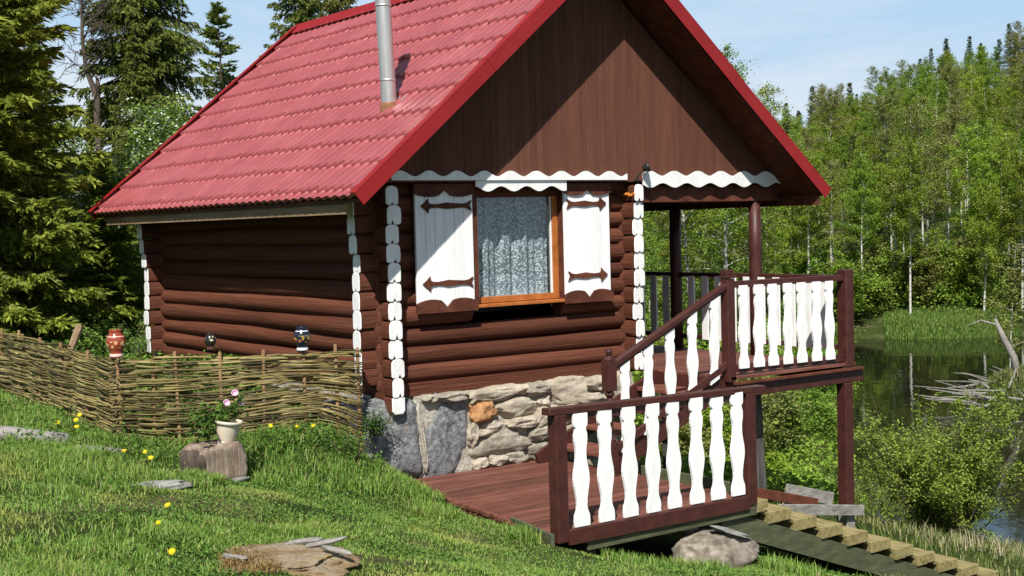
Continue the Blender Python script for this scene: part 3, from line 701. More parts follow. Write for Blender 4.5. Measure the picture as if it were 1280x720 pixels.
# staircase from the landing up to the porch
st = thing('staircase', 'short brown wooden stairs from the landing up to the porch', 'stairs', (0, 0, 0))
LZ = -.8
for ys_ in (-.42, -1.555):
    b = MB(); b.bar((1.75, ys_, LZ + .02), (3.62, ys_, .03), .05, .2); b.build('stringer', M['rail'], st, bev=.004)
b = MB(); b.bar((2.08, -.305, -.82), (2.62, -.305, -.44), .05, .16); b.build('stringer', M['deck'], st, bev=.004)
for i in range(4):
    z = LZ + .185 * (i + 1); x = 1.98 + .42 * i
    b = MB(); b.box(x, x + .42, -1.53, -.45, z - .045, z); b.build('tread', M['deck'], st, bev=.005)
# stair handrail
hr = thing('stair_railing', 'sloping white baluster railing with a turned bottom post by the stairs', 'railing', (0, 0, 0), group='railings around the porch')
a0, a1 = V((1.85, -1.61, .375)), V((3.6, -1.61, 1.165)); sl_ = (a1.z - a0.z) / (a1.x - a0.x)
b = MB(); b.bar(a0, a1, .085, .055); b.bar(a0 + V((0, 0, -.045)), a1 + V((0, 0, -.045)), .045, .035); b.build('handrail', M['rail'], hr, bev=.005)
me = bal_mesh(.95, sl_, .95)
place_bals(me, hr, [(2.06 + .335 * i, -1.61, a0.z + sl_ * (.21 + .335 * i) - 1.0) for i in range(5)])
b = MB(); b.bar((1.92, -1.61, -.50), (3.6, -1.61, .255), .045, .07); b.build('bottom_rail', M['rail'], hr, bev=.004)
b = MB(); b.box(1.79, 1.91, -1.66, -1.54, LZ, -.42); b.box(1.79, 1.91, -1.66, -1.54, .12, .45)
b.lathe([(.055, -.42), (.062, -.40), (.035, -.37), (.03, -.34), (.05, -.31), (.052, -.29), (.032, -.26), (.036, -.15), (.048, -.02), (.035, .03), (.03, .05), (.052, .07), (.055, .09), (.04, .12)], (1.85, -1.6, 0), 16)
b.lathe([(.06, .45), (.066, .465), (.03, .48), (.02, .495), (.034, .515), (.04, .54), (.032, .565), (.012, .58)], (1.85, -1.6, 0), 16)
b.build('newel_post', M['rail'], hr, bev=.004)

# landing platform
ld = thing('landing', 'worn red brown plank landing at the foot of the stairs', 'landing', (0, 0, 0))
b = MB(); y = -3.40; i = 0
while y < -.26:
    wv = .118; xl = .0 - .1 * (-.2 - y) + RNG.uniform(-.008, .008)
    b.box(xl, 2.12 + RNG.uniform(-.01, .01), y, y + wv - .011, LZ - .035 + RNG.uniform(-.003, .003), LZ + RNG.uniform(-.003, .003)); y += wv
b.build('floor_boards', M['deck'], ld, bev=.003)
b = MB(); b.bar((-.40, -3.47, LZ - .02), (-.22, -2.62, LZ - .028), .035, .13); b.build('edge_board', M['green_wood'], ld, bev=.004, label='bare greenish edge board at the left front corner')
b = MB(); b.bar((-.22, -2.62, LZ - .035), (.02, -.3, LZ - .03), .03, .08); b.build('edge_board', M['deck'], ld, bev=.004)
b = MB(); b.box(.02, 2.15, -3.43, -3.385, LZ - .172, LZ - .09); b.box(2.07, 2.125, -3.345, -.35, LZ - .17, LZ - .042); b.box(.9, .96, -3.345, -.35, LZ - .17, LZ - .042); b.build('joist', M['green_wood'], ld, bev=.004)
b = MB(); b.box(2.135, 2.18, -3.2, -1.75, LZ - .06, LZ + .10); b.build('edge_board', M['green_wood'], ld, bev=.004, label='greenish upstand board along the right edge')
for xx, yy in ((.1, -3.3), (2.05, -3.3), (2.05, -1.0)):
    b = MB(); b.box(xx - .06, xx + .06, yy - .06, yy + .06, hz(xx, yy) - .1, LZ - .172); b.build('leg', M['green_wood'], ld)
lr = thing('landing_railing', 'white baluster railing along the front of the landing nearest the lawn', 'railing', (0, 0, 0), group='railings around the porch')
yl = -3.38
b = MB(); b.bar((-.38, yl, .295), (2.30, yl, .255), .12, .06); b.build('top_rail', M['rail'], lr, bev=.006)
b = MB(); b.bar((-.2, yl - .055, LZ - .02), (2.03, yl - .055, LZ - .03), .05, .135); b.build('bottom_rail', M['rail'], lr, bev=.005)
b = MB(); b.bar((-.2, yl, .225), (2.02, yl, .2), .05, .07); b.build('under_rail', M['rail'], lr, bev=.004)
for xx, zz in ((-.255, .262), (2.09, .228)):
    b = MB(); b.box(xx - .062, xx + .062, yl - .062, yl + .062, LZ - .06, zz); b.build('post', M['rail'], lr, bev=.007)
place_bals(bal_mesh(1.0, 0, 1.06), lr, [(-.03 + .276 * i + RNG.uniform(-.01, .01), yl - .045, LZ + .055) for i in range(8)])

# plank steps down to the river
ps = thing('plank_steps', 'greenish plank steps leading down from the landing to the river', 'steps', (0, 0, 0))
s0, s1 = V((1.72, -3.36, -.975)), V((6.2, -3.36, -2.57))
for yy, nm in ((-3.36, 'near'), (-2.62, 'far')):
    b = MB(); b.bar(V((s0.x, yy, s0.z)), V((s1.x, yy, s1.z)), .05, .22); b.build('stringer', M['green_wood'], ps, bev=.004)
for i in range(11):
    x = 1.98 + .385 * i; z = -.90 - .356 * .385 * i
    b = MB()
    b.box(x - .02, x + .142, -3.40 + RNG.uniform(-.02, .01), -2.55, z - .06, z + .055); b.box(x + .148, x + .31, -3.39 + RNG.uniform(-.02, .01), -2.55 + RNG.uniform(-.03, .03), z - .06, z + RNG.uniform(.045, .055))
    b.build('tread', M['tread'], ps, bev=.004)
    b = MB(); b.bar((x + .30, -3.0, z - .075), (x + .40, -3.0, z - .11), .74, .03); b.build('cleat', M['tread'], ps)
# block at the top of the steps
b = MB(); b.box(2.16, 2.34, -3.40, -3.15, -.93, -.85); b.build('block', M['tread'], ps, bev=.006)

# ---------------------------------------------------------------- stones
from mathutils import noise as mn
def stone_mesh(name, sx, sy, sz, seed, mat, rough=.12, power=3.0, sub=3, flat=0.0):
    """rubble stone: superellipsoid, cut by a few random planes, then roughened"""
    import bmesh
    bm = bmesh.new(); bmesh.ops.create_cube(bm, size=2); bmesh.ops.subdivide_edges(bm, edges=bm.edges[:], cuts=[0, 3, 6, 11, 18][sub], use_grid_fill=True)
    rg = random.Random(seed); off = V((rg.uniform(-50, 50), rg.uniform(-50, 50), rg.uniform(-50, 50)))
    planes = [] if power >= 6 and sub == 4 and False else [(V((rg.uniform(-1, 1), rg.uniform(-1, .3), rg.uniform(-1, 1))).normalized(), rg.uniform(.8, 1.0) * (1.3 if power >= 8 else 1.12 if power >= 6 else 1)) for _ in range(7)]
    for v in bm.verts:
        c = v.co; q = (abs(c.x) ** power + abs(c.y) ** power + abs(c.z) ** power) ** (-1 / power); p = c * q
        for nrm, d_ in planes:
            e = p.dot(nrm) - d_
            if e > 0: p = p - nrm * e * .9
        d = p.normalized()
        k = rough * (mn.noise(p * 1.3 + off) * 1.2 + .5 * mn.noise(p * 3.1 + off) + .28 * mn.noise(p * 7 + off) + .14 * mn.noise(p * 15 + off))
        p = p + d * k
        v.co = (p.x * sx, p.y * sy, p.z * sz)
    me = bpy.data.meshes.new(name); bm.to_mesh(me); bm.free(); me.materials.append(mat)
    me.polygons.foreach_set('use_smooth', [True] * len(me.polygons)); return me
fd = thing('stone_foundation', 'cream and orange rubble stone foundation under the front wall', 'stone wall', (0, 0, 0))
b = MB()
b.box(.3, W - .05, -.195, .1, -1.15, .08); o = b.build('mortar', M['mortar'], fd); 
b = MB(); b.box(-.05, .3, -.08, .1, -1.15, .08); b.box(-.08, .1, .1, LN + .1, -1.1, .1); b.box(W - .1, W + .1, .1, LN + .1, -2.0, .08); b.box(.1, W - .1, LN - .1, LN + .1, -1.2, .08); b.build('mortar', M['mortar'], fd)
stones = [(1.02, 1.66, -.055, .085, 'stone'), (1.0, 1.33, -.27, -.065, 'stone_orange'), (.98, 1.06, -.06, .07, 'stone'), (1.335, 1.88, -.265, -.055, 'stone'), (1.06, 1.44, -.43, -.29, 'stone'), (1.02, 1.75, -.66, -.40, 'stone_grey'), (1.47, 1.86, -.40, -.275, 'stone'), (.93, 1.06, -.56, -.3, 'stone'),
          (1.67, 1.78, -.03, .08, 'stone'), (1.785, 2.07, -.05, .085, 'stone_grey'), (2.08, 2.62, -.2, .085, 'stone'), (1.89, 2.07, -.2, -.065, 'stone'), (2.63, 3.0, -.08, .08, 'stone'), (2.4, 2.92, -.26, -.1, 'stone'), (2.13, 2.62, -.42, -.215, 'stone'), (1.88, 2.12, -.42, -.21, 'stone'), (1.77, 2.1, -.58, -.43, 'stone_grey'),
          (1.2, 1.45, -.8, -.68, 'stone'), (1.46, 1.75, -.8, -.67, 'stone_grey'), (1.0, 1.19, -.82, -.69, 'stone'), (1.77, 2.12, -.8, -.6, 'stone_grey'), (2.12, 2.6, -.8, -.45, 'stone'), (2.63, 3.3, -.55, -.28, 'stone_grey'), (2.62, 3.35, -.85, -.56, 'stone'), (3.0, 3.4, -.27, .07, 'stone'), (2.94, 3.3, -.3, -.1, 'stone_grey'), (2.1, 3.3, -1.15, -.86, 'stone_grey'),
          (.35, .52, .0, .085, 'stone_grey'), (.54, .92, .0, .085, 'stone_grey')]
for i, (xa, xb, za, zb, mk) in enumerate(stones):
    me = stone_mesh('stone', (xb - xa) / 2 * 1.13, .11, (zb - za) / 2 * 1.16, 100 + i, M[mk], .2, 6.0, 4)
    o = link('stone', me, fd); o.location = ((xa + xb) / 2, -.17 + RNG.uniform(-.02, .02), (za + zb) / 2); o.rotation_euler = (0, R(RNG.uniform(-4, 4)), R(RNG.uniform(-4, 4)))
    if mk == 'stone_orange': o['label'] = 'rusty orange stone'
for i in range(70):   # small packing chips between the stones
    pass
def boulder(name, lab, loc, s, seed, mk, rough=.14, power=3.0, rz=0, sub=4, cat='boulder'):
    o = link(name, stone_mesh(name, *s, seed, M[mk], rough, power, sub)); o.location = loc; o.rotation_euler = (0, 0, rz); return tag(o, lab, cat)
boulder('granite_boulder', 'big grey granite block under the front left corner of the cabin', (-.20, .17, -.42), (.53, .42, .50), 21, 'granite', .10, 9.0, 0, 4)
boulder('granite_boulder', 'narrower grey granite block left of the cream rubble stones', (.65, .03, -.42), (.285, .26, .49), 33, 'granite', .10, 9.0, 0, 4)
mj = link('mortar_joint', stone_mesh('mortar_joint', .05, .1, .42, 9, M['mortar'], .3, 3, 3)); mj.location = (.345, -.16, -.42); mj.rotation_euler = (0, R(-6), 0); mj.parent = fd
boulder('boulder', 'brown boulder lying under the front edge of the landing', (1.52, -3.52, hz(1.52, -3.52) + .05), (.43, .28, .25), 55, 'boulder', .2, 3.2)
sl_o = link('slate_slab', stone_mesh('slate_slab', .20, .12, .018, 61, M['slate'], .25, 6, 3)); sl_o.location = (1.62, -3.60, hz(1.52, -3.52) + .285); sl_o.rotation_euler = (R(10), R(16), R(10)); tag(sl_o, 'pale grey slab lying on the brown boulder', 'slab')
for i, (x, y, s) in enumerate([(2.55, -2.2, .13), (2.75, -2.0, .16), (2.4, -1.9, .1)]):
    boulder('rubble_stone', ['pale rounded stone beside the landing edge board', 'largest pale stone under the stairs', 'smallest pale stone under the stairs'][i], (x, y, hz(x, y) + s * .5), (s * 1.2, s, s * .8), 70 + i, 'stone', .14, 2.6, sub=3, cat='stone')

# ---------------------------------------------------------------- wattle fence
def fence(label, pts, hts, stakes, seed, z0f):
    f = thing('wattle_fence', label, 'fence', (0, 0, 0), group='woven willow fences')
    rg = np.random.default_rng(seed)
    P = [V((x, y, 0)) for x, y in pts]; cum = [0]
    for a_, b_ in zip(P, P[1:]): cum.append(cum[-1] + (b_ - a_).length)
    Lt = cum[-1]
    def at(s_):
        s_ = min(max(s_, 0), Lt)
        for i in range(len(P) - 1):
            if s_ <= cum[i + 1] + 1e-6:
                d = (P[i + 1] - P[i]).normalized(); q = P[i] + d * (s_ - cum[i]); return q, V((-d.y, d.x, 0))
    def top(s_): return float(np.interp(s_ / Lt, np.linspace(0, 1, len(hts)), hts))
    def base(s_): q, _ = at(s_); return hz(q.x, q.y)
    for j, (t, ext) in enumerate(stakes):
        q, nn = at(t * Lt); zb = base(t * Lt); lean = V((rg.uniform(-.03, .03), rg.uniform(-.03, .03), 0))
        m = MB(); m.tube([(q.x, q.y, zb - .1), (q.x + lean.x * .5, q.y + lean.y * .5, zb + .4), (q.x + lean.x, q.y + lean.y, top(t * Lt) + ext)], [.021, .02, .018], 7)
        m.build('stake', M['stake'], f, smooth=False)
    ss = [t * Lt for t, _ in stakes]
    rods = MB(); NL = 86
    hmax = max(hts)
    for lay in range(NL):
        fr = lay / (NL - 1)
        s_ = -rg.uniform(0, .8); 
        while s_ < Lt:
            ln = rg.uniform(1.0, 2.3); e = min(s_ + ln, Lt + .04); b0 = max(s_, -.10)
            if e - b0 > .3:
                npt = max(5, int((e - b0) / .075)); pts_ = []; sag = rg.normal(0, .016); tilt = rg.normal(0, .03); side = 1 if (lay + int(rg.integers(0, 2))) % 2 else -1
                wob = rg.uniform(0, 6.28); dz0 = rg.normal(0, .012)
                for i in range(npt + 1):
                    sq = b0 + (e - b0) * i / npt; sc = min(max(sq, 0), Lt); q, nn = at(sc)
                    if sq < 0 or sq > Lt: 
                        dd = (at(min(.1, Lt))[0] - at(0)[0]).normalized() if sq < 0 else (at(Lt)[0] - at(Lt - .1)[0]).normalized(); q = q + dd * float(sq - sc)
                    # pass alternately before and behind neighbouring stakes
                    ph_ = np.interp(sc, [-1] + ss + [Lt + 1], np.arange(len(ss) + 2)); off = side * .026 * math.cos(math.pi * ph_) + rg.normal(0, .003)
                    zb = base(sc) + z0f; zt = top(sc) - .02
                    z = zb + (zt - zb) * fr + dz0 + tilt * (i / npt - .5) * 2 + sag * math.sin(math.pi * i / npt) + .008 * math.sin(sq * 5 + wob)
                    pts_.append((q.x + nn.x * off, q.y + nn.y * off, z))
                r0 = rg.uniform(.006, .0145); rods.tube(pts_, [r0 * (1 - .45 * i / npt) for i in range(npt + 1)], 5)
            s_ += ln * rg.uniform(.75, 1.0)
    rods.build('woven_rods', M['rod'], f, smooth=True)
    return at, top, Lt
atR, topR, LR = fence('woven willow rod fence running from the clay jug post to the cabin corner', [(-2.78, .36), (-1.84, .17), (-1.05, -.13), (-.47, -.29)], [.70, .69, .67, .665, .66, .68], [(.0, .0), (.13, -.03), (.235, .06), (.41, .04), (.585, .05), (.765, .02), (.905, .06), (1.0, .0)], 3, .03)
atL, topL, LLf = fence('taller woven willow rod fence climbing away to the left of the clay jug post', [(-2.80, .46), (-2.95, 1.7), (-3.05, 3.4), (-3.3, 7.5)], [.70, .80, .86, .88, .93], [(.02, .0), (.09, .02), (.17, .04), (.26, .03), (.35, .06), (.43, .03), (.50, .06), (.62, .05), (.75, .07), (.9, .07)], 4, .03)
rods = MB(); rg = np.random.default_rng(8)      # cut rod ends bunched at the corner
cp_ = thing('fence_post', 'thick corner post bristling with cut rod ends under the red clay jug', 'post', (-2.8, .40, hz(-2.8, .4)))
m = MB(); m.tube([(0, 0, -.1), (0, 0, .45), (.012, -.005, .86)], [.036, .034, .03], 9); m.build('stake', M['stake'], cp_, smooth=True)
for i in range(150):
    an = rg.uniform(-2.6, .6); z = rg.uniform(.03, .8); l = rg.uniform(.04, .085); d = V((math.cos(an), math.sin(an), rg.uniform(-.25, .3)))
    p0 = V((0, 0, z)) + V((math.cos(an), math.sin(an), 0)) * .02; r0 = rg.uniform(.007, .013)
    rods.tube([p0, p0 + d * float(l)], [r0, r0], 6)
rods.build('rod_ends', M['rod'], cp_)

# painted clay jugs
def jug_mat(name, base, band, flower):
    m, nt, out = newmat(name); L = nt.links.new
    b_ = N(nt, 'ShaderNodeBsdfPrincipled', i_Roughness=.22); b_.inputs['Specular IOR Level'].default_value = .5
    co = coords(nt); sp = N(nt, 'ShaderNodeSeparateXYZ'); L(co, sp.inputs[0])
    vo = N(nt, 'ShaderNodeTexVoronoi', i_Scale=26); L(co, vo.inputs['Vector'])
    fl_ = N(nt, 'ShaderNodeMath', operation='LESS_THAN', i_1=.42); L(vo.outputs['Distance'], fl_.inputs[0])
    z1 = N(nt, 'ShaderNodeMath', operation='GREATER_THAN', i_1=.10); L(sp.outputs[2], z1.inputs[0]); z2 = N(nt, 'ShaderNodeMath', operation='LESS_THAN', i_1=.17); L(sp.outputs[2], z2.inputs[0])
    a1 = N(nt, 'ShaderNodeMath', operation='MULTIPLY'); L(z1.outputs[0], a1.inputs[0]); L(z2.outputs[0], a1.inputs[1])
    a2 = N(nt, 'ShaderNodeMath', operation='MULTIPLY'); L(a1.outputs[0], a2.inputs[0]); L(fl_.outputs[0], a2.inputs[1])
    wv = N(nt, 'ShaderNodeMath', operation='COMPARE', i_1=.215, i_2=.004); L(sp.outputs[2], wv.inputs[0])
    wv2 = N(nt, 'ShaderNodeMath', operation='COMPARE', i_1=.03, i_2=.014); L(sp.outputs[2], wv2.inputs[0])
    wa = N(nt, 'ShaderNodeMath', operation='MAXIMUM'); L(wv.outputs[0], wa.inputs[0]); L(wv2.outputs[0], wa.inputs[1])
    fr = ramp(nt, vo.outputs['Color'], [(0, flower[0]), (.5, flower[1]), (1, flower[2])]); 
    x1 = N(nt, 'ShaderNodeMix', data_type='RGBA'); x1.inputs[6].default_value = (*base, 1); L(a2.outputs[0], x1.inputs[0]); L(fr.outputs[0], x1.inputs[7])
    x2 = N(nt, 'ShaderNodeMix', data_type='RGBA'); L(wa.outputs[0], x2.inputs[0]); L(x1.outputs[2], x2.inputs[6]); x2.inputs[7].default_value = (*band, 1)
    L(x2.outputs[2], b_.inputs['Base Color']); L(b_.outputs[0], out.inputs[0]); return m
JP = [(.05, 0), (.062, .004), (.066, .03), (.058, .05), (.056, .06), (.074, .09), (.09, .13), (.094, .165), (.088, .20), (.072, .23), (.058, .25), (.06, .262), (.066, .275), (.062, .28), (.05, .27), (.045, .24)]
def jug(label, loc, s, mat, flip=False):
    t = thing('clay_jug', label, 'jug', loc, group='painted clay jugs on the fence')
    m = MB(); m.lathe([(r * s, z * s) for r, z in JP], (0, 0, 0), 24); o = m.build('jug_body', mat, t, smooth=True)
    h = MB(); h.tube([(.06 * s, .0, .245 * s), (.10 * s, 0, .25 * s), (.12 * s, 0, .21 * s), (.115 * s, 0, .17 * s), (.088 * s, 0, .14 * s)], [.011 * s] * 5, 8); hh = h.build('handle', mat, t, smooth=True); hh.rotation_euler = (0, 0, R(70))
    return t
jug('red brown painted clay jug on the fence corner post', (-2.79, .395, .715), 1.0, jug_mat('red_clay_glaze', (.26, .05, .024), (.7, .5, .42), ((.75, .7, .55), (.5, .42, .2), (.7, .25, .12))))
jug('small black clay jug with pale flowers on a fence stake', (-1.90, .17, .735), .62, jug_mat('black_clay_glaze', (.018, .016, .014), (.09, .03, .02), ((.7, .66, .5), (.5, .5, .25), (.7, .68, .6))))
jug('dark blue clay jug with colourful flowers and a white foot on the fence', (-1.03, -.14, .675), .93, jug_mat('blue_clay_glaze', (.012, .016, .03), (.65, .65, .7), ((.7, .45, .05), (.4, .12, .04), (.15, .3, .05))))

# stump with a potted petunia
sp_ = thing('tree_stump', 'split grey brown log section standing in the grass as a stool', 'stump', (-2.36, -.86, hz(-2.36, -.86) - .02))
me = stone_mesh('stump_body', .27, .2, .18, 91, M['stump'], .05, 9.0, 4); o = link('stump_body', me, sp_); o.location = (0, 0, .16)
me = stone_mesh('bark_piece', .10, .14, .16, 92, M['bark'], .2, 4.0, 3); o = link('bark_piece', me, sp_); o.location = (-.22, -.08, .15)
zt = hz(-2.36, -.86) + .295
pot = thing('flower_pot', 'cream flower pot tilted on the tree stump', 'flower pot', (-2.25, -.92, zt), group=None)
m = MB(); m.lathe([(.055, 0), (.066, .002), (.07, .02), (.062, .03), (.082, .1), (.092, .17), (.106, .178), (.11, .195), (.104, .203), (.094, .198), (.088, .17), (.02, .165)], (0, 0, 0), 28); o = m.build('pot_body', M['pot'], pot, smooth=True)
md = o.modifiers.new('es', 'EDGE_SPLIT'); md.split_angle = R(50)
pot.rotation_euler = (R(5), R(6), 0); pot.scale = (1.22, 1.22, 1.12)
# ---------------------------------------------------------------- leaf and tree makers
def rand_dirs(n, rng):
    d = rng.normal(size=(n, 3)); return d / np.linalg.norm(d, axis=1, keepdims=True)
def leaf_quads(c, length, width, rng, up=.6, sunward=.0):
    """one small kite-shaped leaf per centre, facing mostly up and outward"""
    n = len(c); nrm = rand_dirs(n, rng); nrm[:, 2] = np.abs(nrm[:, 2]) + up; nrm /= np.linalg.norm(nrm, axis=1, keepdims=True)
    a = rand_dirs(n, rng); a -= nrm * np.sum(a * nrm, 1, keepdims=True); a /= np.linalg.norm(a, axis=1, keepdims=True) + 1e-9
    b = np.cross(nrm, a); ln = length * rng.uniform(.6, 1.3, (n, 1)); wd = width * rng.uniform(.7, 1.2, (n, 1))
    v = np.stack([c - a * ln * .5, c + b * wd * .5 - a * ln * .05, c + a * ln * .5, c - b * wd * .5 - a * ln * .05], 1)
    return v.reshape(-1, 3), np.arange(4 * n).reshape(-1, 4)
def path_pts(p0, d, L, n, rng, bend=.25, grav=0.0):
    p = np.array(p0, float); d = np.array(d, float); d /= np.linalg.norm(d); out = [p.copy()]
    for i in range(n):
        d = d + rng.normal(0, bend / n ** .5, 3) * .6; d[2] += grav / n; d /= np.linalg.norm(d); p = p + d * L / n; out.append(p.copy())
    return np.array(out)

def make_broadleaf(name, H, seed, crown0=.28, spread=.16, nb=30, nleaf=6500, lsize=.13, leafm='leaf_birch', barkm='birch_bark', droop=-.3, trunk_r=None, taper=.85, bare=False, fork=0, clump=.22):
    rng = np.random.default_rng(seed); tr = trunk_r or H * .0085
    tp = path_pts((0, 0, -.3), (rng.normal(0, .02), rng.normal(0, .02), 1), H + .3, 14, rng, .07)
    m = MB(); m.tube(tp, list(tr * (1 - .9 * np.linspace(0, 1, 15) ** 1.1)), 7)
    cs = []
    for i in range(nb):
        t = crown0 + (1 - crown0) * ((i + rng.uniform(0, 1)) / nb) ** taper * .98
        k = t * 14; a = int(k); fr = k - a; p0 = tp[min(a, 13)] * (1 - fr) + tp[min(a + 1, 14)] * fr
        an = i * 2.4 + rng.uniform(-.5, .5); rel = (t - crown0) / (1 - crown0)
        prof = (math.sin(math.pi * min(1, rel * .86 + .14)) ** .7) * (1 - .25 * rel)
        Lb = H * spread * (prof + .12) * rng.uniform(.65, 1.35)
        el = rng.uniform(.5, 1.1)
        bp = path_pts(p0, (math.cos(an), math.sin(an), el), Lb, 6, rng, .5, droop)
        r0 = max(.006, tr * .32 * (1 - rel * .7)); m.tube(bp, list(np.linspace(r0, .004, 7)), 4, cap=False)
        wgt = max(.3, Lb); 
        q = max(2, int(nleaf / nb * wgt / (H * spread * .62)))
        # twigs, each a small clump of leaves
        nt_ = max(3, q // 14)
        ft = rng.uniform(.18, 1.05, nt_); idx = np.clip(ft * 6, 0, 5.99); ia = idx.astype(int); fr2 = (idx - ia)[:, None]
        base = bp[ia] * (1 - fr2) + bp[ia + 1] * fr2
        tip = base + rng.normal(0, clump, (nt_, 3)) * (Lb ** .5) * np.array([1, 1, .8]) + np.array([0, 0, droop * .25])
        w_ = rng.uniform(0, 1, (nt_, 14, 1)); c = base[:, None] * (1 - w_) + tip[:, None] * w_ + rng.normal(0, .05 + lsize * .35, (nt_, 14, 3))
        cs.append(c.reshape(-1, 3))
    o = m.build('trunk', M[barkm], None, smooth=True); tme = o.data; bpy.data.objects.remove(o)
    cs = np.concatenate(cs)
    v, f = leaf_quads(cs, lsize, lsize * .68, rng)
    return tme, np_mesh('crown', v, f, M[leafm])

def make_spruce(name, H, seed, detail=1.0, rad=.2, dens=1.0,  needle='needle', sparse=1.0, z0=.06, droop=1.0, fine=1.0):
    rng = np.random.default_rng(seed); m = MB(); tp = path_pts((0, 0, -.3), (0, 0, 1), H + .3, 10, rng, .02)
    m.tube(tp, list(H * .011 * (1 - .93 * np.linspace(0, 1, 11))), 8)
    V0 = []; 
    z = H * z0
    while z < H * .985:
        rel = z / H; L0 = H * rad * (1 - rel) ** .8 * (0.8 + .2 * min(1, rel * 8)) + .1
        nb = int(round((5 + 2 * (rel < .6)) * sparse + rng.uniform(-.5, .8)))
        for j in range(max(3, nb)):
            an = rng.uniform(0, 6.283); Lb = L0 * rng.uniform(.7, 1.12)
            p0 = tp[0] + (tp[-1] - tp[0]) * ((z + .3 + rng.uniform(-.1, .1)) / (H + .3))
            el = .55 * rel - .22 * droop * (1 - rel) + rng.uniform(-.08, .08)
            ns = 8; bp = [p0]; d = np.array([math.cos(an), math.sin(an), el]); 
            for i in range(ns):
                d2 = d.copy(); d2[2] = el - .35 * droop * math.sin(math.pi * i / ns) * (1 - rel) + .5 * (i / ns) ** 2 * (1 - rel); bp.append(bp[-1] + d2 / np.linalg.norm(d2) * Lb / ns)
            bp = np.array(bp); m.tube(bp, list(np.linspace(.012 + .01 * Lb, .003, ns + 1)), 4, cap=False)
            ntw = max(6, int(Lb * 15 * detail)); ft = np.linspace(.1, 1.0, ntw) + rng.uniform(-.02, .02, ntw); idx = np.clip(ft * ns, 0, ns - .01); ia = idx.astype(int); fr = (idx - ia)[:, None]
            base = bp[ia] * (1 - fr) + bp[ia + 1] * fr; dirb = (bp[ia + 1] - bp[ia]); dirb /= np.linalg.norm(dirb, axis=1, keepdims=True)
            side = np.stack([-dirb[:, 1], dirb[:, 0], 0 * dirb[:, 0]], 1) * np.where(np.arange(ntw) % 2, 1, -1)[:, None]
            tl = (.10 + .36 * Lb * .5 * (1 - np.abs(ft - .35)) * rng.uniform(.5, 1.2, ntw))[:, None]
            tdir = dirb * .75 + side * rng.uniform(.3, 1.0, (ntw, 1)) + np.array([0, 0, -.38 * droop]) * rng.uniform(.2, 1.6, (ntw, 1)); tdir /= np.linalg.norm(tdir, axis=1, keepdims=True)
            npt = max(4, int(9 * detail * fine)); w_ = np.linspace(.02, 1, npt)[None, :, None]
            c = base[:, None] + tdir[:, None] * tl[:, None] * w_ + np.array([0, 0, -.10 * droop]) * (w_ ** 2) * tl[:, None] + rng.normal(0, .012, (ntw, npt, 3))
            c = c.reshape(-1, 3); td = np.repeat(tdir, npt, 0)
            V0.append((c, td))
        z += (.16 + .014 * H) * rng.uniform(.75, 1.2) / (detail ** .35) / dens
    c = np.concatenate([a for a, b in V0]); td = np.concatenate([b for a, b in V0]); n = len(c)
    sz = .075 / fine ** .5 * (1 if detail >= 1 else 1.0 / detail ** .8)
    perp = rand_dirs(n, rng); perp -= td * np.sum(perp * td, 1, keepdims=True); perp /= np.linalg.norm(perp, axis=1, keepdims=True) + 1e-9
    sp = td + perp * rng.uniform(-.9, .9, (n, 1)); sp /= np.linalg.norm(sp, axis=1, keepdims=True)
    pw = np.cross(sp, rand_dirs(n, rng)); pw /= np.linalg.norm(pw, axis=1, keepdims=True) + 1e-9
    ln = sz * rng.uniform(1.0, 2.1, (n, 1)); wd = sz * rng.uniform(.24, .46, (n, 1))
    v = np.stack([c - pw * wd, c + sp * ln, c + pw * wd], 1).reshape(-1, 3)
    o = m.build('trunk', M['bark'], None, smooth=True); tme = o.data; bpy.data.objects.remove(o)
    return tme, np_mesh('crown', v, np.arange(3 * n).reshape(-1, 3), M[needle])

def put_tree(name, meshes, label, cat, x, y, s=1.0, group=None, rz=None, sxy=None, z=None, extra=()):
    t = thing(name, label, cat, (x, y, (hz(x, y) if z is None else z) - .05), RNG.uniform(0, 6.28) if rz is None else rz, group)
    t.scale = ((sxy or 1) * s, (sxy or 1) * s, s)
    for nm, me in zip(('trunk', 'crown') + tuple(extra), meshes): link(nm, me, t)
    return t

